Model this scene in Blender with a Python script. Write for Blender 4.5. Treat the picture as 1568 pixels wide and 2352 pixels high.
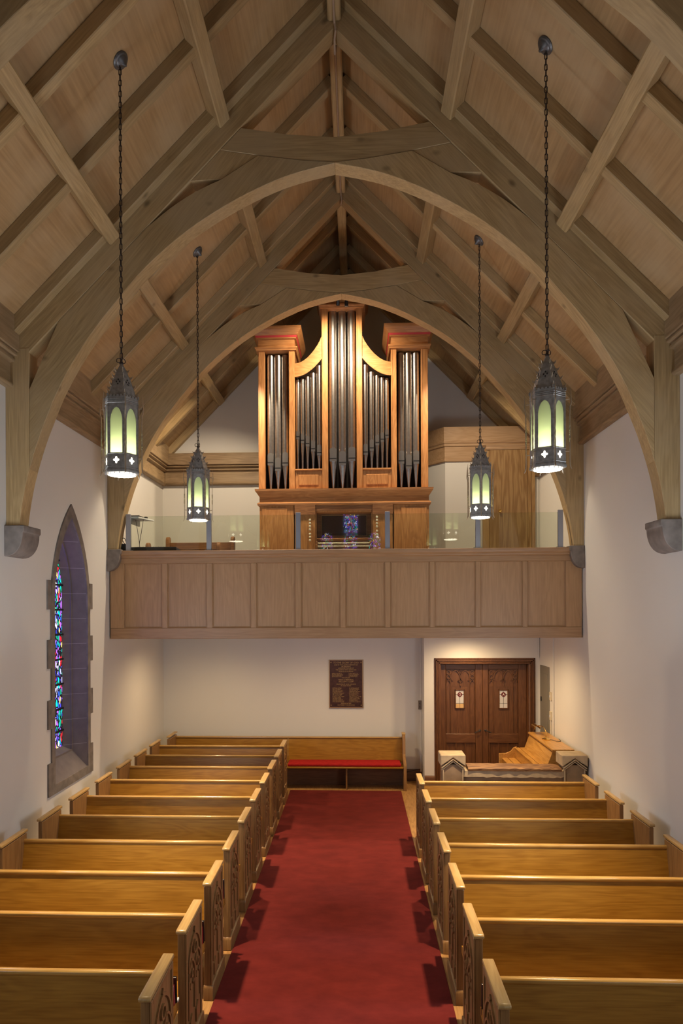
import bpy, bmesh, math, random
from mathutils import Vector, Matrix, Euler
PI = math.pi
random.seed(7)
S = bpy.context.scene
for o in list(bpy.data.objects): bpy.data.objects.remove(o)
COL = S.collection

# ------------------------------------------------------------------ camera
cd = bpy.data.cameras.new('camera'); cam = bpy.data.objects.new('camera', cd); COL.objects.link(cam)
cd.sensor_fit = 'HORIZONTAL'; cd.sensor_width = 24.0; cd.lens = 24.0
cd.shift_x = 30/1568; cd.shift_y = 221/1568; cd.clip_start = .05
YAW, ROLL = .0415, -.0045
fw = Vector((-math.sin(YAW), math.cos(YAW), 0)); rt = Vector((math.cos(YAW), math.sin(YAW), 0)); up = Vector((0, 0, 1))
r2 = rt*math.cos(ROLL)+up*math.sin(ROLL); u2 = up*math.cos(ROLL)-rt*math.sin(ROLL)
m = Matrix.Identity(4)
for i in range(3):
    m[i][0] = r2[i]; m[i][1] = u2[i]; m[i][2] = -fw[i]
m[0][3], m[1][3], m[2][3] = 0, 0, 3.3
cam.matrix_world = m
S.camera = cam

# ------------------------------------------------------------------ light
S.view_settings.view_transform = 'Standard'; S.view_settings.look = 'None'
S.view_settings.gamma = 1; S.view_settings.use_curve_mapping = False
S.view_settings.exposure = 0.05
w = bpy.data.worlds.new('world'); S.world = w; w.use_nodes = True
w.node_tree.nodes['Background'].inputs[0].default_value = (.55, .62, .8, 1)
w.node_tree.nodes['Background'].inputs[1].default_value = .3
WARM = (1, .72, .42)
def lamp(kind, name, loc, power, color, target=None, size=.1, size_y=None, spot=None, blend=.5, parent=None):
    l = bpy.data.lights.new(name, kind); l.energy = power; l.color = color
    if kind == 'AREA':
        l.shape = 'RECTANGLE'; l.size = size; l.size_y = size_y or size
    else: l.shadow_soft_size = size
    if kind == 'SPOT': l.spot_size = spot; l.spot_blend = blend
    o = bpy.data.objects.new(name, l); COL.objects.link(o); o.location = loc
    if target is not None:
        d = Vector(target)-Vector(loc); o.rotation_euler = d.to_track_quat('-Z', 'Y').to_euler()
    if parent: o.parent = parent
    return o
P_LANTERN = 1150; P_GLASS = 2.8; P_DAY = 34; P_SIDE = 60; P_DOWN = 115; P_ORGAN = 260
DAYC = (.80, .88, 1.0)
for x, t in ((-3.6, 1), (3.18, -1)):      # added daylight fill for assumed, unseen chancel side windows behind the camera
    lamp('AREA', 'daylight_chancel_fill', (x, -2.6, 3.0), P_DAY, DAYC, (x+t*4, 4.5, 4.6), 1.6, 3.2)
    for y, q in ((2.85, .6), (5.75, 2.0)): lamp('AREA', 'daylight_side_fill', (x, y, 2.9), P_SIDE*q, DAYC, (x+t*5, y+.8, 5.2), .7, 2.8)  # added fill for assumed unseen side windows, tilted up to lift ceiling and walls

# ------------------------------------------------------------------ helpers
def catmull(pts, n=5):
    out = []
    for i in range(len(pts)-1):
        p0 = pts[max(i-1, 0)]; p1 = pts[i]; p2 = pts[i+1]; p3 = pts[min(i+2, len(pts)-1)]
        for k in range(n):
            t = k/n
            out.append(tuple(.5*((2*b)+(-a+c)*t+(2*a-5*b+4*c-d)*t*t+(-a+3*b-3*c+d)*t**3) for a, b, c, d in zip(p0, p1, p2, p3)))
    out.append(tuple(pts[-1])); return out

class MB:
    def __init__(s, off=(0, 0, 0)): s.bm = bmesh.new(); s.off = Vector(off)
    def v(s, x, y, z): return s.bm.verts.new(Vector((x, y, z))-s.off)
    def box(s, x0, x1, y0, y1, z0, z1):
        return s.prism([(x0, z0), (x1, z0), (x1, z1), (x0, z1)], y0, y1)
    def prism(s, pts, a0, a1, axis='Y'):
        f = {'Y': lambda p, a: (p[0], a, p[1]), 'X': lambda p, a: (a, p[0], p[1]), 'Z': lambda p, a: (p[0], p[1], a)}[axis]
        A = [s.v(*f(p, a0)) for p in pts]; B = [s.v(*f(p, a1)) for p in pts]; n = len(pts)
        s.bm.faces.new(A); s.bm.faces.new(B[::-1])
        for i in range(n):
            j = (i+1) % n; s.bm.faces.new((A[j], A[i], B[i], B[j]))
        return s
    def hexa(s, P):   # 8 points: bottom 4, top 4
        V = [s.v(*p) for p in P]
        for q in ((0, 1, 2, 3), (7, 6, 5, 4), (0, 4, 5, 1), (1, 5, 6, 2), (2, 6, 7, 3), (3, 7, 4, 0)):
            s.bm.faces.new([V[i] for i in q])
        return s
    def lathe(s, prof, c=(0, 0, 0), seg=20, rot=0, sx=1, sy=1, axis='Z'):
        rings = []
        for r, z in prof:
            R = []
            for k in range(seg):
                a = rot+2*PI*k/seg; x, y = r*math.cos(a)*sx, r*math.sin(a)*sy
                p = (x, y, z) if axis == 'Z' else ((x, z, y) if axis == 'Y' else (z, x, y))
                R.append(s.v(c[0]+p[0], c[1]+p[1], c[2]+p[2]))
            rings.append(R)
        for a, b in zip(rings, rings[1:]):
            for k in range(seg):
                j = (k+1) % seg; s.bm.faces.new((a[k], a[j], b[j], b[k]))
        s.bm.faces.new(rings[0][::-1]); s.bm.faces.new(rings[-1]); return s
    def tube(s, path, r, seg=6, closed=False):
        path = [Vector(p) for p in path]; n = len(path); rings = []; nr = None
        for i, p in enumerate(path):
            if closed: t = path[(i+1) % n]-path[i-1]
            else: t = path[min(i+1, n-1)]-path[max(i-1, 0)]
            t.normalize()
            if nr is None:
                nr = t.orthogonal().normalized()
            else:
                nr = (nr-t*nr.dot(t)).normalized()
            b = t.cross(nr); rr = r[i] if isinstance(r, (list, tuple)) else r
            rings.append([s.v(*(p+nr*rr*math.cos(2*PI*k/seg)+b*rr*math.sin(2*PI*k/seg))) for k in range(seg)])
        L = list(zip(rings, rings[1:]))
        if closed: L.append((rings[-1], rings[0]))
        for a, b in L:
            for k in range(seg):
                j = (k+1) % seg; s.bm.faces.new((a[k], a[j], b[j], b[k]))
        if not closed: s.bm.faces.new(rings[0][::-1]); s.bm.faces.new(rings[-1])
        return s
    def strip(s, path, w, a0, a1, axis='Y', closed=False):   # flat strip of width w following a 2D path, extruded a0..a1
        n = len(path); L = []; R = []
        for i, p in enumerate(path):
            q0 = path[i-1] if (i or closed) else path[0]; q1 = path[(i+1) % n] if (i < n-1 or closed) else path[-1]
            dx, dy = q1[0]-q0[0], q1[1]-q0[1]; l = math.hypot(dx, dy) or 1
            nx, ny = -dy/l*w/2, dx/l*w/2
            L.append((p[0]+nx, p[1]+ny)); R.append((p[0]-nx, p[1]-ny))
        rng = range(n if closed else n-1)
        for i in rng:
            j = (i+1) % n; s.prism([L[i], L[j], R[j], R[i]], a0, a1, axis)
        return s
    def loft(s, loops, caps=(False, False), closed=True):
        V = [[s.v(*p) for p in L] for L in loops]
        for a, b in zip(V, V[1:]):
            n = len(a)
            for k in range(n if closed else n-1):
                j = (k+1) % n; s.bm.faces.new((a[k], a[j], b[j], b[k]))
        if caps[0]: s.bm.faces.new(V[0][::-1])
        if caps[1]: s.bm.faces.new(V[-1])
        return s
    def mesh(s, name, bevel=0, seg=1, smooth=True, ang=35):
        bm = s.bm
        bmesh.ops.recalc_face_normals(bm, faces=bm.faces)
        if bevel:
            E = [e for e in bm.edges if len(e.link_faces) == 2 and e.calc_face_angle(0) > math.radians(32)]
            bmesh.ops.bevel(bm, geom=E, offset=bevel, segments=seg, profile=.5, affect='EDGES', clamp_overlap=True)
        me = bpy.data.meshes.new(name); bm.to_mesh(me); bm.free()
        if smooth:
            me.polygons.foreach_set('use_smooth', [True]*len(me.polygons)); me.set_sharp_from_angle(angle=math.radians(ang))
        return me
    def obj(s, name, mat, parent=None, bevel=0, seg=1, loc=None, ang=35):
        me = s.mesh(name, bevel, seg, True, ang); me.materials.append(mat)
        o = bpy.data.objects.new(name, me); COL.objects.link(o)
        if parent: o.parent = parent
        if loc is not None: o.location = loc
        elif not parent: o.location = s.off
        return o

def tag(o, label=None, cat=None, group=None, kind=None):
    if label: o['label'] = label
    if cat: o['category'] = cat
    if group: o['group'] = group
    if kind: o['kind'] = kind
    return o
def thing(name, label, cat, loc=(0, 0, 0), group=None, rz=0):
    o = bpy.data.objects.new(name, None); COL.objects.link(o); o.location = loc; o.rotation_euler = (0, 0, rz)
    o.empty_display_size = .1
    return tag(o, label, cat, group)
def struct(o, label, cat='building'): return tag(o, label, cat, None, 'structure')
def copy_tree(o, parent=None):
    c = o.copy(); COL.objects.link(c); c.parent = parent
    for ch in list(o.children): copy_tree(ch, c)
    return c
def beam(name, p0, p1, w, d, mat, parent=None, bevel=.006, upv=(0, 0, 1), wl=0):
    """box along local X from p0 to p1 (centre line), w across, d along 'up'"""
    p0, p1 = Vector(p0), Vector(p1); X = (p1-p0); L = X.length; X.normalize()
    Y = Vector(upv).cross(X).normalized(); Z = X.cross(Y)
    b = MB(); b.box(0, L, -w/2, w/2, -d/2, d/2)
    o = b.obj(name, mat, parent, bevel)
    M = Matrix.Identity(4)
    for i in range(3): M[i][0], M[i][1], M[i][2], M[i][3] = X[i], Y[i], Z[i], p0[i]
    o.matrix_local = M
    return o

# ------------------------------------------------------------------ materials
def newmat(name):
    m = bpy.data.materials.new(name); m.use_nodes = True; nt = m.node_tree
    return m, nt, nt.nodes['Principled BSDF'], nt.nodes.new, nt.links.new
def plain(name, col, rough=.5, metal=0, spec=.5, noise=0, nscale=6, bump=0):
    m, nt, p, N, L = newmat(name)
    p.inputs['Base Color'].default_value = (*col, 1); p.inputs['Roughness'].default_value = rough
    p.inputs['Metallic'].default_value = metal; p.inputs['Specular IOR Level'].default_value = spec
    if noise or bump:
        tc = N('ShaderNodeTexCoord'); nz = N('ShaderNodeTexNoise'); nz.inputs['Scale'].default_value = nscale
        nz.inputs['Detail'].default_value = 6; L(tc.outputs['Object'], nz.inputs['Vector'])
        if noise:
            r = N('ShaderNodeValToRGB'); r.color_ramp.elements[0].position = .3; r.color_ramp.elements[1].position = .7
            r.color_ramp.elements[0].color = (*[c*(1-noise) for c in col], 1); r.color_ramp.elements[1].color = (*[min(1, c*(1+noise)) for c in col], 1)
            L(nz.outputs['Fac'], r.inputs['Fac']); L(r.outputs['Color'], p.inputs['Base Color'])
        if bump:
            bp = N('ShaderNodeBump'); bp.inputs['Strength'].default_value = bump; bp.inputs['Distance'].default_value = .01
            L(nz.outputs['Fac'], bp.inputs['Height']); L(bp.outputs['Normal'], p.inputs['Normal'])
    return m
def emit(name, col, strength):
    m, nt, p, N, L = newmat(name)
    p.inputs['Base Color'].default_value = (*col, 1)
    p.inputs['Emission Color'].default_value = (*col, 1); p.inputs['Emission Strength'].default_value = strength
    return m
def wood(name, dark, light, grain='x', scale=1.0, rough=.45, fig=.35, patch=0, pcol=None, vary=.12, bump=.05, roty=0, spec=.4, knots=0):
    """grain axis x/y/z of the object's own space"""
    m, nt, p, N, L = newmat(name)
    tc = N('ShaderNodeTexCoord'); oi = N('ShaderNodeObjectInfo')
    add = N('ShaderNodeVectorMath'); add.operation = 'ADD'
    sc = N('ShaderNodeVectorMath'); sc.operation = 'SCALE'; sc.inputs['Scale'].default_value = 37
    cx = N('ShaderNodeCombineXYZ')
    for i in range(3): L(oi.outputs['Random'], cx.inputs[i])
    L(cx.outputs[0], sc.inputs[0]); L(tc.outputs['Object'], add.inputs[0]); L(sc.outputs[0], add.inputs[1])
    rot = N('ShaderNodeMapping'); rot.inputs['Rotation'].default_value = (0, roty, 0); L(add.outputs[0], rot.inputs['Vector'])
    mp = N('ShaderNodeMapping'); st = {'x': (.16, 1, 1), 'y': (1, .16, 1), 'z': (1, 1, .16)}[grain]
    mp.inputs['Scale'].default_value = [a*5*scale for a in st]; L(rot.outputs[0], mp.inputs['Vector'])
    n1 = N('ShaderNodeTexNoise'); n1.inputs['Scale'].default_value = 1; n1.inputs['Detail'].default_value = 3; n1.inputs['Distortion'].default_value = .5
    L(mp.outputs[0], n1.inputs['Vector'])
    # ring figure: sine of the noise
    mul = N('ShaderNodeMath'); mul.operation = 'MULTIPLY'; mul.inputs[1].default_value = 55; L(n1.outputs['Fac'], mul.inputs[0])
    sn = N('ShaderNodeMath'); sn.operation = 'SINE'; L(mul.outputs[0], sn.inputs[0])
    mp2 = N('ShaderNodeMapping'); st2 = {'x': (.04, 1, 1), 'y': (1, .04, 1), 'z': (1, 1, .04)}[grain]
    mp2.inputs['Scale'].default_value = [a*90*scale for a in st2]; L(rot.outputs[0], mp2.inputs['Vector'])
    n2 = N('ShaderNodeTexNoise'); n2.inputs['Scale'].default_value = 1; n2.inputs['Detail'].default_value = 2; L(mp2.outputs[0], n2.inputs['Vector'])
    a = N('ShaderNodeMath'); a.operation = 'MULTIPLY_ADD'; a.inputs[1].default_value = fig*.5; a.inputs[2].default_value = 0; L(sn.outputs[0], a.inputs[0])
    b = N('ShaderNodeMath'); b.operation = 'ADD'; L(a.outputs[0], b.inputs[0]); L(n2.outputs['Fac'], b.inputs[1])
    r = N('ShaderNodeValToRGB'); r.color_ramp.elements[0].position = .25; r.color_ramp.elements[1].position = .8
    r.color_ramp.elements[0].color = (*dark, 1); r.color_ramp.elements[1].color = (*light, 1); L(b.outputs[0], r.inputs['Fac'])
    col = r.outputs['Color']
    if patch:
        n3 = N('ShaderNodeTexNoise'); n3.inputs['Scale'].default_value = 1.6; n3.inputs['Detail'].default_value = 4; L(add.outputs[0], n3.inputs['Vector'])
        rr = N('ShaderNodeValToRGB'); rr.color_ramp.elements[0].position = .42; rr.color_ramp.elements[1].position = .66; L(n3.outputs['Fac'], rr.inputs['Fac'])
        ml = N('ShaderNodeMath'); ml.operation = 'MULTIPLY'; ml.inputs[1].default_value = patch; L(rr.outputs['Color'], ml.inputs[0])
        mx = N('ShaderNodeMix'); mx.data_type = 'RGBA'; L(ml.outputs[0], mx.inputs['Factor']); L(col, mx.inputs[6]); mx.inputs[7].default_value = (*pcol, 1)
        col = mx.outputs[2]
    if knots:
        vo = N('ShaderNodeTexVoronoi'); vo.inputs['Scale'].default_value = 1
        mk = N('ShaderNodeMapping'); mk.inputs['Scale'].default_value = [1.6 if g == grain else 2.6 for g in 'xyz']; L(add.outputs[0], mk.inputs['Vector']); L(mk.outputs[0], vo.inputs['Vector'])
        kr = N('ShaderNodeValToRGB'); kr.color_ramp.elements[0].position = .03; kr.color_ramp.elements[1].position = .10
        kr.color_ramp.elements[0].color = (knots,)*3+(1,); kr.color_ramp.elements[1].color = (0, 0, 0, 1); L(vo.outputs['Distance'], kr.inputs['Fac'])
        mx = N('ShaderNodeMix'); mx.data_type = 'RGBA'; L(kr.outputs['Color'], mx.inputs['Factor']); L(col, mx.inputs[6]); mx.inputs[7].default_value = (*[c*.45 for c in dark], 1)
        col = mx.outputs[2]
    hs = N('ShaderNodeHueSaturation'); L(col, hs.inputs['Color'])
    mr = N('ShaderNodeMapRange'); mr.inputs['To Min'].default_value = 1-vary; mr.inputs['To Max'].default_value = 1+vary; L(oi.outputs['Random'], mr.inputs['Value'])
    L(mr.outputs[0], hs.inputs['Value']); L(hs.outputs[0], p.inputs['Base Color'])
    p.inputs['Roughness'].default_value = rough; p.inputs['Specular IOR Level'].default_value = spec
    if bump:
        bp = N('ShaderNodeBump'); bp.inputs['Strength'].default_value = bump; bp.inputs['Distance'].default_value = .004
        L(n2.outputs['Fac'], bp.inputs['Height']); L(bp.outputs['Normal'], p.inputs['Normal'])
    return m
TD, TL, TP = (.31, .207, .09), (.47, .33, .153), (.435, .325, .178)
M = {}
M['timber'] = wood('weathered_timber', TD, TL, 'x', .8, .6, .16, .6, TP, knots=.8)
M['timber_y'] = wood('weathered_timber_y', TD, TL, 'y', .8, .6, .16, .5, TP, knots=.8)
M['timber_z'] = wood('weathered_timber_z', TD, TL, 'z', .8, .6, .16, .5, TP, knots=.7)
M['arch_l'] = wood('arch_timber_left', TD, TL, 'x', .8, .6, .18, .6, TP, roty=PI/3.6, knots=.6)
M['arch_r'] = wood('arch_timber_right', TD, TL, 'x', .8, .6, .18, .6, TP, roty=-PI/3.6, knots=.6)
M['ply'] = wood('ceiling_board', (.335, .205, .088), (.46, .30, .135), 'y', .45, .6, .12, .7, (.47, .34, .185), vary=.05)
M['plate'] = wood('wall_plate_timber', (.27, .18, .09), (.39, .27, .15), 'y', .8, .55, .3, .3, TP, knots=.5)
M['plate_x'] = wood('wall_plate_timber_x', (.21, .135, .07), (.32, .22, .125), 'x', .8, .55, .3, .3, TP, knots=.5)
M['pew'] = wood('pew_oak', (.27, .125, .014), (.39, .20, .028), 'x', .9, .32, .22, vary=.06, spec=.32)
M['pew_z'] = wood('pew_oak_upright', (.20, .10, .034), (.31, .17, .062), 'z', .9, .36, .2, vary=.08, spec=.5)
M['pew_cap'] = wood('pew_oak_cap', (.38, .23, .08), (.50, .33, .125), 'y', .9, .28, .2, vary=.05, spec=.6)
M['pew_rail'] = wood('pew_oak_rail', (.38, .21, .05), (.50, .31, .09), 'x', .9, .22, .2, vary=.05, spec=.6)
M['gal'] = wood('gallery_oak', (.37, .21, .095), (.455, .27, .128), 'z', .8, .42, .2, vary=.03)
M['gal_x'] = wood('gallery_oak_rail', (.34, .19, .088), (.425, .25, .12), 'x', .8, .42, .2, vary=.03)
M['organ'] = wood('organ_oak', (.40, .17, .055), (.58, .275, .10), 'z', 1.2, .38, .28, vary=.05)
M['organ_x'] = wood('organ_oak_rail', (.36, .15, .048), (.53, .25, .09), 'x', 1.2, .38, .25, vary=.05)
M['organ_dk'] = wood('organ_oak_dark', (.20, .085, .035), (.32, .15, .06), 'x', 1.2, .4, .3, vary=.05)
M['closet'] = wood('closet_oak', (.27, .15, .06), (.40, .25, .11), 'z', .7, .42, .5, vary=.05)
M['closet_x'] = wood('closet_oak_rail', (.36, .22, .11), (.46, .30, .17), 'x', .8, .45, .25, vary=.05, knots=.4)
M['door'] = wood('door_oak', (.10, .038, .014), (.165, .07, .026), 'z', 1.1, .38, .25, vary=.05)
M['door_x'] = wood('door_oak_rail', (.105, .04, .015), (.17, .073, .028), 'x', 1.1, .38, .25, vary=.04)
M['desk'] = wood('desk_oak', (.42, .20, .04), (.58, .31, .08), 'y', 1.0, .28, .3, vary=.04, spec=.6)
M['log'] = wood('rough_plank', (.11, .045, .018), (.33, .175, .07), 'x', 1.3, .6, .5, vary=.05, bump=.4, patch=.5, pcol=(.13, .06, .03))
M['floor'] = wood('oak_floor', (.30, .155, .05), (.46, .26, .095), 'y', 1.4, .35, .3, vary=.02, spec=.5)
M['base'] = wood('baseboard_oak', (.12, .06, .03), (.19, .10, .05), 'x', 1, .45, .2)
def plaster(name, col):
    m, nt, p, N, L = newmat(name); p.inputs['Roughness'].default_value = .85; p.inputs['Specular IOR Level'].default_value = .2
    tc = N('ShaderNodeTexCoord'); nz = N('ShaderNodeTexNoise'); nz.inputs['Scale'].default_value = .9; nz.inputs['Detail'].default_value = 5; L(tc.outputs['Object'], nz.inputs['Vector'])
    r = N('ShaderNodeValToRGB'); r.color_ramp.elements[0].position = .3; r.color_ramp.elements[1].position = .7
    r.color_ramp.elements[0].color = (*[c*.96 for c in col], 1); r.color_ramp.elements[1].color = (*col, 1); L(nz.outputs['Fac'], r.inputs['Fac']); L(r.outputs[0], p.inputs['Base Color'])
    n2 = N('ShaderNodeTexNoise'); n2.inputs['Scale'].default_value = 60; n2.inputs['Detail'].default_value = 3; L(tc.outputs['Object'], n2.inputs['Vector'])
    bp = N('ShaderNodeBump'); bp.inputs['Strength'].default_value = .08; bp.inputs['Distance'].default_value = .005; L(n2.outputs['Fac'], bp.inputs['Height']); L(bp.outputs[0], p.inputs['Normal'])
    return m
M['wall'] = plaster('cream_plaster', (.72, .70, .65))
M['stone'] = plain('grey_limestone', (.20, .17, .145), .85, 0, .2, .22, 9, .5)
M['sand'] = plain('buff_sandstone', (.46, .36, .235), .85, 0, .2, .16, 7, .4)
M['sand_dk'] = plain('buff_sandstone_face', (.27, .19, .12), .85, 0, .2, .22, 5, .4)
M['metal'] = plain('aged_lantern_metal', (.26, .25, .23), .45, .35, .5, .25, 30, .15)
M['brassy'] = plain('bronze_strap', (.42, .34, .24), .35, .6, .5, .2, 30)
M['black'] = plain('black_iron', (.03, .03, .032), .4, .5)
M['canopy'] = plain('canopy_metal', (.14, .14, .14), .4, .6)
M['chain'] = plain('dark_chain', (.055, .04, .033), .5, .7)
M['grey'] = plain('grey_aluminium', (.36, .38, .42), .35, .6)
M['blackp'] = plain('black_plastic', (.012, .012, .014), .45)
M['white'] = plain('white_paint', (.75, .76, .8), .5)
M['cream'] = plain('cream_plastic', (.66, .58, .42), .5)
M['panelgrey'] = plain('grey_enamel', (.22, .20, .16), .5)
M['brass'] = plain('polished_brass', (.85, .58, .18), .18, 1.0)
M['pipe'] = plain('tin_organ_pipe', (.52, .50, .48), .30, 1.0, .5, .10, 25, .03)
M['pipe_mouth'] = plain('tin_pipe_mouth', (.44, .43, .42), .34, 1.0)
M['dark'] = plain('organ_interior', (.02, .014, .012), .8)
M['red'] = plain('red_band', (.55, .05, .05), .45)
M['ivory'] = plain('ivory', (.78, .70, .55), .35)
M['cushion'] = plain('red_velvet', (.34, .012, .012), .85, 0, .2, .15, 20)
M['redbook'] = plain('red_cloth', (.42, .02, .02), .6)
M['blackbook'] = plain('black_cloth', (.012, .012, .012), .4)
M['paper'] = plain('paper', (.75, .73, .68), .7)
M['bronze'] = plain('bronze_plaque', (.075, .032, .024), .38, .55, .5, .25, 20, .1)
M['bronze_hi'] = plain('bronze_polished', (.72, .52, .34), .28, .9)
M['gilt'] = plain('gilt_lettering', (.50, .32, .12), .4, .5)
M['lead'] = plain('lead_came', (.025, .025, .028), .5, .5)
M['stainred'] = plain('ruby_glass', (.12, .008, .010), .15)
M['obsc'] = plain('obscured_glass', (.62, .60, .58), .35)
M['amber'] = plain('amber_glass', (.66, .42, .18), .35)
M['cable'] = plain('tan_cable', (.34, .24, .16), .6)
M['cableblk'] = plain('black_cable', (.01, .01, .01), .6)
M['deskglass'] = plain('music_desk_glass', (.045, .016, .010), .03, 0, .9)
def carpet():
    m, nt, p, N, L = newmat('red_carpet'); p.inputs['Roughness'].default_value = .95; p.inputs['Specular IOR Level'].default_value = .1
    p.inputs['Sheen Weight'].default_value = .08; p.inputs['Sheen Tint'].default_value = (1, .4, .3, 1)
    tc = N('ShaderNodeTexCoord'); nz = N('ShaderNodeTexNoise'); nz.inputs['Scale'].default_value = 3.2; nz.inputs['Detail'].default_value = 7; nz.inputs['Roughness'].default_value = .65
    mp = N('ShaderNodeMapping'); mp.inputs['Scale'].default_value = (1, 1.8, 1); L(tc.outputs['Object'], mp.inputs['Vector']); L(mp.outputs[0], nz.inputs['Vector'])
    r = N('ShaderNodeValToRGB'); r.color_ramp.elements[0].position = .32; r.color_ramp.elements[1].position = .68
    r.color_ramp.elements[0].color = (.092, .010, .0095, 1); r.color_ramp.elements[1].color = (.142, .0165, .0145, 1); L(nz.outputs['Fac'], r.inputs['Fac']); L(r.outputs[0], p.inputs['Base Color'])
    n2 = N('ShaderNodeTexNoise'); n2.inputs['Scale'].default_value = 220; L(tc.outputs['Object'], n2.inputs['Vector'])
    bp = N('ShaderNodeBump'); bp.inputs['Strength'].default_value = .5; bp.inputs['Distance'].default_value = .004; L(n2.outputs['Fac'], bp.inputs['Height']); L(bp.outputs[0], p.inputs['Normal'])
    return m
M['carpet'] = carpet()
def clear_glass():
    m = bpy.data.materials.new('clear_glass'); m.use_nodes = True; nt = m.node_tree; nt.nodes.clear(); N = nt.nodes.new; L = nt.links.new
    o = N('ShaderNodeOutputMaterial'); t = N('ShaderNodeBsdfTransparent'); t.inputs[0].default_value = (.93, .965, .925, 1)
    g = N('ShaderNodeBsdfGlossy'); g.inputs['Roughness'].default_value = 0; f = N('ShaderNodeFresnel'); f.inputs[0].default_value = 1.5
    mx = N('ShaderNodeMixShader'); L(f.outputs[0], mx.inputs[0]); L(t.outputs[0], mx.inputs[1]); L(g.outputs[0], mx.inputs[2]); L(mx.outputs[0], o.inputs[0])
    return m
M['glass'] = clear_glass()
def lantern_glass():
    m = bpy.data.materials.new('green_opal_glass'); m.use_nodes = True; nt = m.node_tree; nt.nodes.clear(); N = nt.nodes.new; L = nt.links.new
    o = N('ShaderNodeOutputMaterial'); t = N('ShaderNodeBsdfTranslucent'); t.inputs[0].default_value = (.80, .88, .66, 1)
    d = N('ShaderNodeBsdfDiffuse'); d.inputs[0].default_value = (.52, .55, .42, 1)
    mx = N('ShaderNodeMixShader'); mx.inputs[0].default_value = .35; L(t.outputs[0], mx.inputs[1]); L(d.outputs[0], mx.inputs[2]); L(mx.outputs[0], o.inputs[0])
    return m
M['lglass'] = lantern_glass()
M['bulb'] = emit('lamp_diffuser', (1, .90, .70), 14)
M['bulb2'] = emit('lamp_inner_light', (1, .93, .75), 6)
M['downlight'] = emit('downlight_lens', (1, .8, .55), 6)
def stained(name, strength, sx=1.0, palette=0):
    m, nt, p, N, L = newmat(name)
    tc = N('ShaderNodeTexCoord'); mp = N('ShaderNodeMapping'); mp.inputs['Scale'].default_value = (1, 26*sx, 12*sx) if not palette else (22*sx, 1, 13*sx); L(tc.outputs['Object'], mp.inputs['Vector'])
    nz = N('ShaderNodeTexNoise'); nz.inputs['Scale'].default_value = .7; L(mp.outputs[0], nz.inputs['Vector'])
    ad = N('ShaderNodeVectorMath'); ad.operation = 'MULTIPLY_ADD'; L(nz.outputs['Color'], ad.inputs[0]); ad.inputs[1].default_value = (0, 1.6, 1.6) if not palette else (1.6, 0, 1.6); L(mp.outputs[0], ad.inputs[2])
    v = N('ShaderNodeTexVoronoi'); v.inputs['Scale'].default_value = 1; L(ad.outputs[0], v.inputs['Vector'])
    e = N('ShaderNodeTexVoronoi'); e.feature = 'DISTANCE_TO_EDGE'; e.inputs['Scale'].default_value = 1; L(ad.outputs[0], e.inputs['Vector'])
    sp = N('ShaderNodeSeparateColor'); L(v.outputs['Color'], sp.inputs[0])
    r = N('ShaderNodeValToRGB'); r.color_ramp.interpolation = 'CONSTANT'; cr = r.color_ramp.elements
    cols = [(0, (.05, .05, .75)), (.15, (.25, .12, .9)), (.28, (.5, .5, 1)), (.36, (.9, .9, 1)), (.46, (.0, .30, .16)), (.58, (.0, .5, .45)), (.68, (.55, .01, .02)), (.8, (.35, .1, .7)), (.88, (.9, .6, .15)), (.93, (.02, .08, .4))]
    cr[0].position = 0; cr[0].color = (*cols[0][1], 1)
    while len(cr) > 1: cr.remove(cr[-1])
    for q, c in cols[1:]:
        k = cr.new(q); k.color = (*c, 1)
    L(sp.outputs[0], r.inputs['Fac'])
    g = N('ShaderNodeMath'); g.operation = 'GREATER_THAN'; g.inputs[1].default_value = .13; L(e.outputs['Distance'], g.inputs[0])
    mx = N('ShaderNodeMix'); mx.data_type = 'RGBA'; L(g.outputs[0], mx.inputs['Factor']); mx.inputs[6].default_value = (.002, .002, .003, 1); L(r.outputs[0], mx.inputs[7])
    p.inputs['Base Color'].default_value = (.02, .02, .03, 1); p.inputs['Roughness'].default_value = .3
    L(mx.outputs[2], p.inputs['Emission Color']); p.inputs['Emission Strength'].default_value = strength
    return m
M['stained'] = stained('stained_glass', 2.2)
M['stained_far'] = stained('chancel_stained_glass', 6.0, 1.0, 1)

# ------------------------------------------------------------------ dimensions
C = -.21; XL, XR = -3.75, 3.33; HALF = 3.54
T1, T2, T3, YB = 4.19, 7.17, 10.15, 13.1
YREAR = -6.0; DOORY = 12.6
K = 1.02
zl = lambda c, dx: c-K*abs(dx)           # a line parallel to the roof slope
SL = math.atan(K)

# ------------------------------------------------------------------ floor, walls, roof skin
b = MB((C, 4, 0)); b.box(-4.4, 4.0, YREAR-.3, 13.8, -.1, 0)
struct(b.obj('floor', M['floor']), 'oak board floor under the pews and aisle', 'floor')

def lancet(hw, zs, za, zb, cy, n=14):
    """closed pointed outline in the YZ plane, starting bottom left"""
    rise = za-zs; d = (rise*rise-hw*hw)/(2*hw); R = hw+d
    amax = math.asin(min(1, rise/R)); pts = [(cy-hw, zb)]
    m_ = 6
    for k in range(1, m_): pts.append((cy-hw, zb+(zs-zb)*k/m_))
    for k in range(n+1):
        a = amax*k/n; pts.append((cy+d-R*math.cos(a), zs+R*math.sin(a)))
    for k in range(n-1, -1, -1):
        a = amax*k/n; pts.append((cy-d+R*math.cos(a), zs+R*math.sin(a)))
    for k in range(m_-1, -1, -1): pts.append((cy+hw, zb+(zs-zb)*k/m_))
    return pts
WY = 8.815
inner = lancet(.515, 3.35, 4.50, 1.13, WY)
b = MB((XL, 4, 0)); ZT = 6.1
b.prism([(YREAR, 0), (WY-.515, 0), (WY-.515, ZT), (YREAR, ZT)], XL-.6, XL, 'X')
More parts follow.
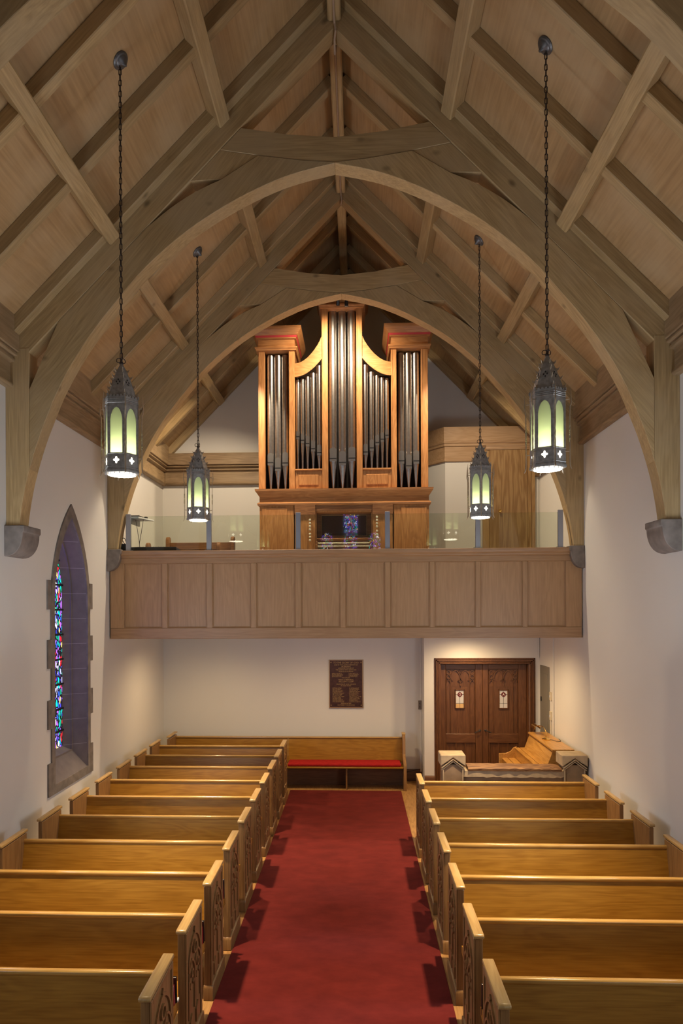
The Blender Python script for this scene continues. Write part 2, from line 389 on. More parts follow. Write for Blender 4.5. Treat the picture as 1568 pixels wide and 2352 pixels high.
b.prism([(WY+.515, 0), (13.6, 0), (13.6, ZT), (WY+.515, ZT)], XL-.6, XL, 'X')
b.prism([(WY-.515, 0), (WY+.515, 0), (WY+.515, 1.13), (WY-.515, 1.13)], XL-.6, XL, 'X')
arc = [p for p in inner if p[1] >= 3.349]
b.prism([(WY-.515, ZT)]+arc+[(WY+.515, ZT)], XL-.6, XL, 'X')
struct(b.obj('wall_left', M['wall'], ang=20), 'cream plaster left wall with a lancet window', 'wall')
b = MB((XR, 4, 0)); b.box(XR, XR+.6, YREAR, 13.6, 0, ZT)
struct(b.obj('wall_right', M['wall']), 'cream plaster right wall', 'wall')
b = MB((C, YB, 0)); b.prism([(XL, 0), (XR, 0), (XR, 6.2), (C, 9.95), (XL, 6.2)], YB, YB+.4)
struct(b.obj('wall_back', M['wall']), 'cream plaster gable wall behind the gallery and the rear pew', 'wall')
b = MB((2.3, DOORY, 0))
DX0, DX1, DTOP = 1.516, 3.136, 2.285
b.box(1.23, DX0, DOORY, YB, 0, 2.9); b.box(DX1, XR, DOORY, YB, 0, 2.9); b.box(DX0, DX1, DOORY, YB, DTOP, 2.9)
struct(b.obj('wall_entry', M['wall']), 'cream plaster wall around the double door, standing forward of the rear wall', 'wall')
b = MB((C, YREAR, 0)); b.prism([(XL, 0), (XR, 0), (XR, 6.2), (C, 9.95), (XL, 6.2)], YREAR-.4, YREAR)
struct(b.obj('wall_chancel', M['wall']), 'cream plaster wall behind the camera', 'wall')
for s, nm in ((-1, 'left'), (1, 'right')):
    b = MB((C, 4, 6)); e = 3.75
    b.prism([(C, zl(9.87, 0)), (C+s*e, zl(9.87, e)), (C+s*e, zl(10.0, e)), (C, 10.0)], YREAR, YB+.3)
    struct(b.obj('ceiling_'+nm, M['ply']), 'brown plywood boarding of the %s roof slope' % nm, 'ceiling')

# wall plates / cornices (profile in dx, z; dx measured outward from the centre line)
plateprof = [(3.54, 5.68), (3.475, 5.68), (3.455, 5.70), (3.455, 5.725), (3.485, 5.74), (3.485, 5.945), (3.435, 5.96), (3.435, 5.985), (3.46, 5.99), (3.46, 6.005), (3.405, 6.02), (3.405, 6.04), (3.425, 6.045), (3.425, 6.055), (3.385, 6.06), (3.385, 6.42), (3.54, 6.28)]
n = 0
for s in (-1, 1):
    for y0, y1 in ((YREAR, T1), (T1+.2, T2), (T2+.2, T3), (T3+.2, YB)):
        if s == 1 and y0 > 10: y1 = 12.6
        n += 1; b = MB((C+s*3.5, y0, 6)); b.prism([(C+s*p[0], p[1]) for p in plateprof], y0, y1)
        struct(b.obj('trim_%d' % n, M['plate'], bevel=.004), 'moulded timber wall plate along the top of the %s wall' % ('left' if s < 0 else 'right'), 'moulding')
b = MB((C, YB, 6)); n += 1
b.prism([(YB-(3.54-p[0]) if p[1] < 6.2 else YB-(3.54-p[0]), min(p[1], 6.28)) for p in plateprof], XL+.06, 1.4, 'X')
struct(b.obj('trim_%d' % n, M['plate_x'], bevel=.004), 'moulded timber beam across the rear wall behind the organ', 'moulding')

# ------------------------------------------------------------------ roof trusses
I = catmull([(0, 7.977), (.06, 7.964), (.34, 7.903), (.645, 7.807), (1.08, 7.607), (1.555, 7.318), (2.01, 6.94), (2.335, 6.575), (2.51, 6.365), (2.69, 6.12), (2.86, 5.85), (2.998, 5.585), (3.095, 5.35), (3.185, 5.12), (3.270, 4.85), (3.328, 4.62), (3.37, 4.39), (3.395, 4.2)], 4)
TT = .2
def truss(Y, label):
    t = thing('roof_truss', label, 'roof truss', (C, Y, 4.2)); off = (0, 0, 4.2)
    def half(name, pts, y0, y1, s, mat, bev=.004):
        b = MB(off); b.prism([(s*p[0], p[1]) for p in pts], y0, y1); return b.obj(name, mat, t, bev, loc=(0, 0, 0))
    up_ = [p for p in I if p[0] < 3.283]; lo_ = [p for p in I if p[0] >= 3.286]
    pa, pb = up_[-1], lo_[0]; zj = pa[1]+(pb[1]-pa[1])*(3.284-pa[0])/(pb[0]-pa[0])
    ext = catmull([(2.01, 7.35), (1.75, 7.555), (1.47, 7.725), (1.2, 7.845)], 3)
    for s, am in ((-1, M['arch_l']), (1, M['arch_r'])):
        half('arch_brace', up_+[(3.284, zj), (3.284, 5.655), (2.965, 6.376)]+ext+[(.811, 8.085), (.35, 8.02), (0, 7.99)], 0, TT, s, am)
        half('wall_post', [(3.54, 4.2)]+lo_[::-1]+[(3.2845, zj), (3.2845, 6.10), (3.54, 6.10)], -.003, TT, s, M['timber_z'])
        half('corner_strut', [(1.53, 7.84), (1.214, 8.16), (.811, 8.09), (1.2, 7.85)], .01, TT-.01, s, am, .004)
        # principal rafter in its own axes so the grain follows it
        L0, L1 = 0.0, 3.385
        cosl = math.cos(SL)
        def P(dx, c): return (s*dx, zl(c, dx))
        poly = [P(0, 9.40), P(3.36, 9.40), P(3.45, 9.44), P(3.45, 9.86), P(0, 9.86)]
        A = Vector((0, 0, 9.40)); D = Vector((s*math.cos(SL), 0, -math.sin(SL))); U = Vector((s*math.sin(SL), 0, math.cos(SL)))
        bb = MB(); bb.prism([((Vector((x, 0, z))-A).dot(D), (Vector((x, 0, z))-A).dot(U)) for x, z in poly], 0, TT)
        o = bb.obj('principal_rafter', M['timber'], t, .008)
        Mx = Matrix.Identity(4); Yv = U.cross(D)
        fl = 1 if Yv.y > 0 else -1
        for i in range(3): Mx[i][0], Mx[i][1], Mx[i][2], Mx[i][3] = D[i], (0, 1, 0)[i], U[i], A[i]-(4.2 if i == 2 else 0)
        if fl < 0:      # keep a right-handed frame: turn the piece round its own axis
            for v in o.data.vertices: v.co.y = TT-v.co.y
            for i in range(3): Mx[i][1] = -(0, 1, 0)[i]
            Mx[1][3] = TT
            Mx = Mx.copy()
        o.matrix_local = Mx
    half('collar_beam', [(-1.214, 8.16), (-.99, 8.385), (-.5, 8.30), (0, 8.255), (.5, 8.30), (.99, 8.385), (1.214, 8.16), (.811, 8.09), (.35, 8.025), (0, 7.995), (-.35, 8.025), (-.811, 8.09)], .005, TT-.005, 1, M['timber'])
    # cut marks: pegs are too small to see
    return t
truss(T1, 'nearest pointed-arch timber truss, seen only in the top corners of the view')
truss(T2, 'large pointed-arch timber truss crossing the middle of the roof, in front of the farther arch')
truss(T3, 'farther pointed-arch timber truss standing over the gallery front and framing the organ')

# stone corbels
def corbel(X, s, Y, label):
    b = MB((X, Y+.17, 3.87))
    w_ = .205
    prof = [(0, 4.2), (w_+.01, 4.2), (w_+.01, 4.135), (w_-.005, 4.125)]
    for k in range(1, 11):
        a = PI/2*k/10; prof.append(((w_-.005)*math.cos(a)**.8 if k < 10 else 0, 4.125-.255*math.sin(a)))
    b.prism([(X-s*p[0], p[1]) for p in prof], Y-.045, Y+.35)
    o = b.obj('corbel', M['stone'], bevel=.006); tag(o, label, 'corbel'); return o
corbel(XL, -1, T2, 'grey stone corbel under the large near arch on the left wall')
corbel(XR, 1, T2, 'grey stone corbel under the large near arch on the right wall')
corbel(XL, -1, T3, 'grey stone corbel at the left end of the gallery front')
corbel(XR, 1, T3, 'grey stone corbel at the right end of the gallery front')
corbel(XL, -1, T1, 'grey stone corbel on the left wall nearest the camera, outside the view')
corbel(XR, 1, T1, 'grey stone corbel on the right wall nearest the camera, outside the view')

# purlins, ridge, common rafters
bays = [(1.5, T1, 'in the bay nearest the camera'), (T1+TT, T2, 'in front of the large arch'), (T2+TT, T3, 'between the two arches'), (T3+TT, YB, 'behind the gallery arch')]
U_ = {}
for y0, y1, where in bays:
    for s, side in ((-1, 'left'), (1, 'right')):
        for dx, nm in ((1.22, 'upper'), (2.40, 'lower')):
            D = Vector((s*math.sin(SL), 0, math.cos(SL)))
            # bottom face on line 9.60, top on 9.87
            zc = (9.60+9.87)/2; p = Vector((C+s*dx, 0, zl(zc, dx)))
            yy = y1-.14 if y1 == YB else y1
            o = beam('purlin', (p.x, y0, p.z), (p.x, yy, p.z), .15, .27*math.cos(SL), M['timber'], None, .012, D)
            tag(o, '%s timber purlin on the %s roof slope, %s' % (nm, side, where), 'purlin')
        ys = [y0+.055+(y1-y0-.11)*k/3 for k in range(4)]
        if y0 < 2: ys = ys[1:]
        for k, y in enumerate(ys):
            od = ['first', 'second', 'third', 'fourth'][k+(1 if y0 < 2 else 0)]
            D = Vector((s*math.sin(SL), 0, math.cos(SL)))
            zc = (9.69+9.875)/2
            o = beam('common_rafter', (C+s*.06, y, zl(zc, .06)), (C+s*3.45, y, zl(zc, 3.45)), .11, .185*math.cos(SL), M['timber'], None, .008, D)
            tag(o, '%s rafter from the camera on the %s roof slope, %s' % (od, side, where), 'rafter')
    b = MB((C, y0, 9.4)); b.box(C-.068, C+.068, y0, (y1 if y1 != YB else YB-.01), 9.46, 9.84)
    o = b.obj('ridge_beam', M['timber_y'], bevel=.015); tag(o, 'timber ridge beam %s, under the roof apex' % where, 'ridge beam')
# cable stapled under the ridge
path = []
for y0, y1, _ in bays[1:3]:
    path += [(C+.0, y0+.02, 9.30), (C+.01, y0+.06, 9.42), (C, y0+.14, 9.448), (C, (y0+y1)/2, 9.448), (C, y1-.1, 9.448), (C+.005, y1-.03, 9.42), (C+.015, y1-.015, 9.36), (C+.0, y1+.1, 9.36)]
b = MB((C, T1, 9.4)); b.tube(path, .011, 6); tag(b.obj('cable', M['cable']), 'tan cable clipped along the underside of the ridge beam', 'cable')

# ------------------------------------------------------------------ lancet window in the left wall
wn = bpy.data.objects.new('window_1', None); COL.objects.link(wn); wn.location = (XL, WY, 1.1); struct(wn, 'tall narrow pointed window with stained glass in a deep stone surround on the left wall', 'window')
off = (XL, WY, 1.1)
outer = lancet(.605, 3.35, 4.68, 1.02, WY)
# flat stone surround with quoins
b = MB(off); n_ = len(outer)
b.loft([[(XL+.0, y, z) for y, z in outer], [(XL+.02, y, z) for y, z in outer], [(XL+.02, y, z) for y, z in inner], [(XL-.02, y, z) for y, z in inner]])
for z0, z1 in ((3.66, 3.30), (2.93, 2.58), (2.19, 1.84), (1.42, 1.02)):
    b.prism([(WY-.70, z1), (WY-.6055, z1), (WY-.6055, z0), (WY-.70, z0)], XL, XL+.02, 'X')
    b.prism([(WY+.6055, z1), (WY+.69, z1), (WY+.69, z0), (WY+.6055, z0)], XL, XL+.02, 'X')
b.obj('stone_surround', M['stone'], wn, loc=(0, 0, 0))
l1 = inner; l2 = lancet(.425, 3.45, 4.36, 1.36, WY); l3 = lancet(.40, 3.45, 4.32, 1.385, WY); l4 = lancet(.34, 3.5, 4.22, 1.44, WY)
b = MB(off); b.loft([[(XL, y, z) for y, z in l1], [(XL-.165, y, z) for y, z in l2], [(XL-.165, y, z) for y, z in l3], [(XL-.185, y, z) for y, z in l3], [(XL-.27, y, z) for y, z in l4]])
def blockmat():
    m, nt, p, N, L = newmat('jamb_stone_blocks'); p.inputs['Roughness'].default_value = .85
    tc = N('ShaderNodeTexCoord'); sp = N('ShaderNodeSeparateXYZ'); L(tc.outputs['Object'], sp.inputs[0])
    a = N('ShaderNodeMath'); a.operation = 'MULTIPLY'; a.inputs[1].default_value = 1/.345; L(sp.outputs[2], a.inputs[0])
    f = N('ShaderNodeMath'); f.operation = 'FRACT'; L(a.outputs[0], f.inputs[0]); g = N('ShaderNodeMath'); g.operation = 'LESS_THAN'; g.inputs[1].default_value = .018; L(f.outputs[0], g.inputs[0])
    nz = N('ShaderNodeTexNoise'); nz.inputs['Scale'].default_value = 7; nz.inputs['Detail'].default_value = 6; L(tc.outputs['Object'], nz.inputs['Vector'])
    r = N('ShaderNodeValToRGB'); r.color_ramp.elements[0].color = (.12, .10, .10, 1); r.color_ramp.elements[1].color = (.22, .185, .17, 1); L(nz.outputs['Fac'], r.inputs['Fac'])
    mx = N('ShaderNodeMix'); mx.data_type = 'RGBA'; L(g.outputs[0], mx.inputs['Factor']); L(r.outputs[0], mx.inputs[6]); mx.inputs[7].default_value = (.34, .31, .29, 1)
    L(mx.outputs[2], p.inputs['Base Color']); return m
b.obj('stone_reveal', blockmat(), wn, loc=(0, 0, 0), ang=25)
b = MB(off); l5 = lancet(.36, 3.5, 4.26, 1.44, WY); b.prism(l5, XL-.29, XL-.27, 'X'); b.obj('stained_glass_pane', M['stained'], wn, loc=(0, 0, 0))
for k in range(8):
    z = 1.62+.335*k if k else 1.66
    b = MB(off); b.box(XL-.27, XL-.25, WY-.35, WY+.35, z-.012, z+.012); b.obj('saddle_bar', M['lead'], wn, loc=(0, 0, 0))

lamp('AREA', 'stained_glass_glow', (XL-.255, WY, 2.9), 7, (.22, .20, 1.0), (XL+3, WY+.6, 2.9), .5, 2.6)
# chancel window behind the camera (seen only as a reflection in the gallery glass)
cw = bpy.data.objects.new('window_2', None); COL.objects.link(cw); cw.location = (C, YREAR+.02, 4.0); struct(cw, 'stained glass chancel window behind the camera, seen only reflected in the gallery glass', 'window')
def outl(cx, hw, zb, zs, za): return [(p[0]+cx, p[1]) for p in lancet(hw, zs, za, zb, 0)]
for cx, hw, zb, zs, za in ((C-.02, .27, 6.25, 7.15, 7.5), (C-.02, .25, 5.55, 5.95, 6.1), (C-.95, .22, 5.55, 6.0, 6.2), (C+.91, .22, 5.55, 6.0, 6.2)):
    b = MB((C, YREAR+.02, 4.0)); b.prism(outl(cx, hw, zb, zs, za), YREAR+.005, YREAR+.03)
    ob = b.obj('stained_glass_light', M['stained_far'], cw, loc=(0, 0, 0))

# ------------------------------------------------------------------ gallery
GY = 10.2
g = thing('gallery_parapet', 'long panelled oak gallery front spanning the nave below the organ', 'gallery parapet', (C, GY, 2.85)); go = (C, GY, 2.85)
GX0, GX1 = XL+.02, XR-.02
b = MB(go); b.box(GX0, GX1, GY+.03, GY+.06, 2.85, 4.15); b.obj('panel_board', M['gal'], g, loc=(0, 0, 0))
b = MB(go); b.box(GX0, GX1, GY, GY+.12, 2.85, 3.01); b.obj('bottom_rail', M['gal_x'], g, .005, loc=(0, 0, 0))
b = MB(go); b.prism([(GY, 3.01), (GY+.02, 3.03), (GY+.03, 3.03), (GY+.03, 3.01)], GX0, GX1, 'X'); b.obj('panel_moulding', M['gal_x'], g, loc=(0, 0, 0))
b = MB(go); b.prism([(GY, 3.985), (GY+.12, 3.985), (GY+.12, 4.07), (GY, 4.07)], GX0, GX1, 'X'); b.obj('top_rail', M['gal_x'], g, .005, loc=(0, 0, 0))
b = MB(go); b.prism([(GY-.005, 4.065), (GY-.02, 4.085), (GY-.02, 4.10), (GY-.04, 4.115), (GY-.045, 4.125), (GY-.05, 4.15), (GY-.05, 4.178), (GY+.17, 4.178), (GY+.17, 4.065)], GX0, GX1, 'X')
b.obj('capping', M['gal_x'], g, .004, loc=(0, 0, 0))
edges = [GX0, -3.517]
seams = [(-2.937, -2.857), (-2.260, -2.174), (-1.588, -1.509), (-.918, -.833), (-.246, -.168), (.422, .500), (1.087, 1.158), (1.761, 1.831), (2.450, 2.520)]
st = [(GX0, -3.517)]+seams+[(3.079, GX1)]
for x0, x1 in st:
    b = MB(go); b.box(x0, x1, GY, GY+.04, 3.01, 3.985); b.obj('stile', M['gal'], g, .004, loc=(0, 0, 0))
for (a0, a1), (b0, b1) in zip(st, st[1:]):
    b = MB(go)   # raised bead around each panel
    for x0, x1, z0, z1 in ((a1, a1+.012, 3.01, 3.985), (b0-.012, b0, 3.01, 3.985), (a1, b0, 3.01, 3.022), (a1, b0, 3.973, 3.985)):
        b.box(x0, x1, GY+.012, GY+.035, z0, z1)
    b.obj('panel_bead', M['gal'], g, .003, loc=(0, 0, 0))
b = MB((C, 11, 2.9)); b.box(XL, XR, GY+.06, YB, 2.87, 3.1)
struct(b.obj('floor_gallery', M['wall']), 'gallery floor slab behind the panelled front', 'floor')

# glass balustrade
posts = [-3.466, -2.230, -.877, .464, 1.807, 3.020]; GB = GY+.06
names = ['farthest left, beside the arch foot', 'second from the left, behind the far left lantern', 'left of the organ keyboards', 'right of the organ keyboards', 'behind the far right lantern', 'farthest right, beside the arch foot']
for x, nm in zip(posts, names):
    t = thing('balustrade_post', 'grey metal post on the gallery capping, '+nm, 'post', (x, GB, 4.178), 'glass balustrade posts')
    b = MB(); b.box(-.037, .037, -.02, .02, .008, .566); b.obj('upright', M['grey'], t, .003)
    b = MB(); b.box(-.065, .065, -.035, .045, 0, .01)
    for q in (-.054, .054): b.lathe([(.008, .01), (.008, .018), (.004, .02)], (q, 0, 0), 8)
    b.obj('base_plate', M['grey'], t)
pn = ['at the far left end of the gallery', 'between the far left lantern and the organ', 'in front of the organ keyboards', 'between the organ and the far right lantern', 'in front of the oak closet']
for k in range(5):
    x0, x1 = posts[k]+.04, posts[k+1]-.04
    b = MB(((x0+x1)/2, GB, 4.2)); b.box(x0, x1, GB-.005, GB+.005, 4.19, 4.71)
    tag(b.obj('glass_panel', M['glass']), 'clear glass balustrade pane '+pn[k], 'glass panel', 'glass balustrade panes')

# items at the left end of the gallery
t = thing('equipment_shelf', 'small white shelf fixed behind the farthest left balustrade post', 'shelf', (-3.42, GB+.03, 4.70))
b = MB(); b.prism([(-.10, 0), (.10, 0), (.22, .40), (-.10, .40)], -.012, .012, 'Z'); b.obj('shelf_board', M['white'], t, .003)
b = MB(); b.box(-.02, .0, .0, .38, -.10, -.012); b.obj('bracket', M['grey'], t)
b = MB((-3.40, GB+.12, 4.712)); b.box(-3.46, -3.32, GB+.06, GB+.28, 4.712, 4.735); b.lathe([(.03, 4.712), (.03, 4.742), (.015, 4.748)], (-3.30, GB+.33, 0), 12)
tag(b.obj('wireless_receiver', M['blackp'], bevel=.003), 'small black wireless receiver lying on the white shelf', 'receiver')
b = MB((-3.3, GB+.2, 4.2)); b.tube(catmull([(-3.30, GB+.2, 4.69), (-3.33, GB+.2, 4.5), (-3.36, GB+.2, 4.33), (-3.36, GB+.2, 4.2)]), .004, 5)
b.tube(catmull([(-3.42, GB+.2, 4.69), (-3.39, GB+.2, 4.5), (-3.365, GB+.2, 4.33), (-3.36, GB+.2, 4.2)]), .004, 5)
tag(b.obj('hanging_cables', M['cableblk']), 'thin cables hanging from the white shelf', 'cable')
t = thing('mixing_desk', 'low black sound mixing desk on the brown table at the left end of the gallery', 'mixing desk', (-3.1, GB+.20, 4.19))
b = MB(); b.prism([(-.13, 0), (.15, 0), (.15, .035), (-.13, .06)], -.40, .35, 'X'); b.obj('console_body', M['blackp'], t, .006)
b = MB()
for k in range(14): b.lathe([(.008, 0), (.008, .03)], (-.30+k*.04, .05, .05), 6)
b.obj('knobs', M['grey'], t)
b = MB((-3.5, GB+.1, 4.18)); b.box(-3.60, -3.50, GB+.05, GB+.2, 4.18, 4.30)
b.tube(catmull([(-3.56, GB+.1, 4.30), (-3.60, GB+.08, 4.36), (-3.64, GB+.06, 4.28), (-3.65, GB+.06, 4.19)]), .006, 6)
b.tube(catmull([(-3.53, GB+.1, 4.30), (-3.56, GB+.08, 4.39), (-3.62, GB+.05, 4.33), (-3.66, GB+.05, 4.19)]), .006, 6)
tag(b.obj('power_adapter', M['blackp'], bevel=.004), 'black power box with looping cables beside the left arch foot', 'power adapter')
# table top that carries the mixing desk
t = thing('gallery_table', 'brown wooden table just behind the gallery front, with the mixing desk on it', 'table', (-2.8, GB+.22, 3.1))
b = MB(); b.box(-.75, .62, -.16, .17, 1.06, 1.09); b.obj('tabletop', M['organ_x'], t, .004)
for sx in (-.68, .55):
    for sy in (-.10, .12):
        b = MB(); b.box(sx-.025, sx+.025, sy-.025, sy+.025, 0, 1.06); b.obj('leg', M['organ'], t)

def gallery_bench(x0, x1, Y, zt, label):
    t = thing('gallery_bench', label, 'bench', ((x0+x1)/2, Y, 3.1)); h = (x1-x0)/2; H_ = zt-3.1
    for s in (-1, 1):
        b = MB(); pr = [(-.38, 0), (.07, 0), (.07, H_-.07)]+[(.0+.07*math.cos(a), H_-.07+.07*math.sin(a)) for a in (PI/8, PI/4, 3*PI/8, PI/2, 5*PI/8, 3*PI/4, 7*PI/8, PI)]+[(-.07, H_-.35), (-.30, H_-.65), (-.38, H_-.75)]
        b.prism(pr, s*h-.03, s*h+.03, 'X'); b.obj('bench_end', M['organ_dk'], t, .008)
    b = MB(); b.box(-h+.03, h-.03, -.015, .015, .45, H_-.10); b.obj('backrest', M['organ_dk'], t, .004)
    b = MB(); b.box(-h+.03, h-.03, -.36, 0, .42, .45); b.obj('seat', M['organ_dk'], t, .004)
    return t
gallery_bench(-3.24, -2.12, 11.65, 4.54, 'dark wooden bench with rounded ends on the gallery, left of the organ')
gallery_bench(-3.42, -2.25, 11.10, 4.39, 'lower wooden bench between the mixing desk table and the taller gallery bench')

# ------------------------------------------------------------------ organ
OY = 11.35; ob_ = (C, OY, 3.1)
org = thing('pipe_organ', 'tall oak organ case with three pipe towers standing on the gallery', 'organ', ob_)
def part(name, mat, fn, bevel=.004, parent=org, off=ob_, ang=35):
    b = MB(off); fn(b); return b.obj(name, M[mat], parent, bevel, loc=(0, 0, 0), ang=ang)
BX0, BX1 = -1.615, 1.200
part('lower_case', 'organ', lambda b: (b.box(BX0, -1.04, OY, OY+1.1, 3.1, 5.02), b.box(.62, BX1, OY, OY+1.1, 3.1, 5.02), b.box(-1.04, .62, OY+.45, OY+1.1, 3.1, 5.02)))
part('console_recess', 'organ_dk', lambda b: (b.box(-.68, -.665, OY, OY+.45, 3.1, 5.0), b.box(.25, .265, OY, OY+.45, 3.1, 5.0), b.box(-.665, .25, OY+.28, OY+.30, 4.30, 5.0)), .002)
for x0, x1 in ((-1.575, -1.15), (.74, 1.16)):
    part('case_panel', 'organ', lambda b: (b.box(x0, x1, OY-.012, OY, 3.2, 4.97),), .006)
    part('panel_groove', 'organ_dk', lambda b: (b.box(x0+.07, x1-.03, OY-.014, OY-.010, 4.955, 4.975),), 0)
for x0, x1, kx in ((-1.023, -.685, -.770), (.27, .60, .338)):
    jm = part('stop_jamb', 'organ', lambda b: (b.box(x0, x1, OY+.0, OY+.05, 3.1, 5.0),), .004)
    part('jamb_header', 'organ_dk', lambda b: (b.box(x0-.005, x1+.005, OY-.03, OY+.02, 4.855, 5.035),), .006)
    zt = 4.766 if kx < 0 else 4.806
    for k in range(7):
        z = zt-k*.053-(.02 if k > 3 else 0)
        b = MB(ob_); b.lathe([(.006, 0), (.008, -.03), (.018, -.035), (.02, -.045), (.014, -.055), (.004, -.058)], (kx, OY+.0, z), 12, axis='Y'); b.obj('stop_knob', M['ivory'], org, loc=(0, 0, 0))
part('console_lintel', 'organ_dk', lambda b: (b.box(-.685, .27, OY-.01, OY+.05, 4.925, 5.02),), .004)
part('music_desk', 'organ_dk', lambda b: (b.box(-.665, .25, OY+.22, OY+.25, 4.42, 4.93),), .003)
part('desk_pane', 'deskglass', lambda b: (b.box(-.588, .171, OY+.212, OY+.219, 4.525, 4.868),), .001)
part('desk_pane_border', 'gilt', lambda b: (b.box(-.592, -.587, OY+.208, OY+.219, 4.52, 4.872), b.box(.170, .175, OY+.208, OY+.219, 4.52, 4.872), b.box(-.592, .175, OY+.208, OY+.219, 4.52, 4.525), b.box(-.592, .175, OY+.208, OY+.219, 4.868, 4.873)), 0)
part('desk_ledge', 'organ_x', lambda b: (b.box(-.665, .25, OY+.10, OY+.26, 4.44, 4.465), b.box(-.665, .25, OY+.09, OY+.11, 4.465, 4.475)), .003)
for kz, ky in ((4.385, .0), (4.325, -.10)):
    kb = part('keyboard', 'ivory', lambda b: [b.box(-.64+k*.0245, -.64+k*.0245+.0225, OY+ky, OY+ky+.13, kz-.01, kz+.012) for k in range(35)], .001)
    b = MB(ob_)
    for k in range(34):
        if k % 7 not in (2, 6): b.box(-.64+(k+1)*.0245-.008, -.64+(k+1)*.0245+.005, OY+ky+.05, OY+ky+.13, kz+.012, kz+.022)
    b.obj('black_keys', M['blackp'], kb, loc=(0, 0, 0))
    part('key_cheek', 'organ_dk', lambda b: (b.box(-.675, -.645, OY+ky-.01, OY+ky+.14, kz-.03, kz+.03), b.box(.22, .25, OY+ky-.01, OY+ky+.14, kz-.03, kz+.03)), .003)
# impost cornice
imp = [(0, 5.01), (-.03, 5.02), (-.035, 5.045), (-.03, 5.06), (.0, 5.075), (-.0, 5.16), (-.02, 5.19), (-.05, 5.235), (-.065, 5.25), (-.07, 5.285), (.05, 5.29)]
def cornice(b, x0, x1, y0, y1, prof):
    """wrap a profile (out, z) round the front and both sides"""
    loops = []
    for o_, z in prof:
        loops.append([(x0+o_, y1, z), (x0+o_, y0+o_, z), (x1-o_, y0+o_, z), (x1-o_, y1, z)])
    b.loft(loops, closed=True, caps=(True, True))
part('impost_cornice', 'organ_x', lambda b: cornice(b, BX0, BX1, OY, OY+1.1, imp), 0, ang=25)
part('lower_side_panel', 'organ', lambda b: (b.box(BX0+.01, BX1-.01, OY+.02, OY+1.08, 4.9, 5.02),), 0)
# upper case
ZI = 5.29
pil = [(-1.632, -1.525, 7.60), (-1.120, -1.022, 7.60), (-.567, -.466, 8.30), (.010, .108, 8.30), (.589, .677, 7.60), (1.084, 1.195, 7.60)]
for x0, x1, z1 in pil:
    part('pilaster', 'organ', lambda b: (b.box(x0, x1, OY+.03, OY+.14, ZI, z1), b.box(x0+.012, x0+.02, OY+.025, OY+.035, ZI, z1)), .004)
# flat panels under the small pipes
for x0, x1 in ((-1.022, -.567), (.108, .589)):
    part('sill_panel', 'organ', lambda b: (b.box(x0, x1, OY+.05, OY+.09, ZI, 5.60), b.box(x0+.06, x1-.06, OY+.035, OY+.05, 5.36, 5.53)), .006)
    part('sill_moulding', 'organ_x', lambda b: (b.box(x0, x1, OY+.02, OY+.12, 5.60, 5.63),), .006)
# curved top rails of the flats
for s in (-1, 1):
    base = -.20-.0145
    def fn(b):
        cx = (-.567, -1.022) if s < 0 else (.108, .589)
        up_c = []; lo_c = []
        for k in range(13):
            t_ = k/12; x = cx[0]+(cx[1]-cx[0])*t_
            up_c.append((x, 7.855-(7.855-7.40)*math.sin(t_*PI/2)**.78)); lo_c.append((x, 7.50-(7.50-7.19)*math.sin(t_*PI/2)**.85))
        b.prism(up_c+lo_c[::-1], OY+.045, OY+.11)
        b.strip([(p[0], p[1]-.012) for p in lo_c], .02, OY+.03, OY+.05)
    part('curved_rail', 'organ_x', fn, .003)
# towers: side walls, dark backing, crowns
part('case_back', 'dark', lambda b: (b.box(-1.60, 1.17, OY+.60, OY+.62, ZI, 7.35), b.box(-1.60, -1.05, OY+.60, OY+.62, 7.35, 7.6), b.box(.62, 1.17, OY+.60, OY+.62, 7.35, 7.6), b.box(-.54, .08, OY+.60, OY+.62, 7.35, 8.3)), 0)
def sides(b):
    for x0, x1, z in ((-1.632, -1.60, 7.6), (-1.05, -1.022, 7.6), (-.567, -.54, 8.3), (.08, .108, 8.3), (.589, .62, 7.6), (1.165, 1.195, 7.6)):
        b.box(x0, x1, OY+.14, OY+1.0, ZI, z)
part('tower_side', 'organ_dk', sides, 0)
for x0, x1, z in ((-1.632, -1.022, 7.60), (.589, 1.195, 7.60), (-.567, .108, 8.29)):
    neck = [(0, z), (-.03, z+.01), (-.035, z+.03), (-.05, z+.045), (-.05, z+.065), (-.01, z+.075)]
    part('tower_neck_moulding', 'organ_x', lambda b: cornice(b, x0, x1, OY+.03, OY+1.0, neck), 0, ang=25)
    part('tower_frieze', 'organ_x', lambda b: cornice(b, x0, x1, OY+.03, OY+1.0, [(-.0, z+.07), (-.0, z+.20)]), 0)
    part('tower_red_band', 'red', lambda b: cornice(b, x0, x1, OY+.03, OY+1.0, [(-.035, z+.225), (-.045, z+.255)]), 0)
    part('tower_crown', 'organ_x', lambda b: (cornice(b, x0, x1, OY+.03, OY+1.0, [(-.0, z+.195), (-.03, z+.205), (-.03, z+.225)]), cornice(b, x0, x1, OY+.03, OY+1.0, [(-.05, z+.255), (-.06, z+.265), (-.075, z+.29), (-.08, z+.30), (-.10, z+.32), (-.115, z+.345), (-.12, z+.385)])), 0, ang=25)
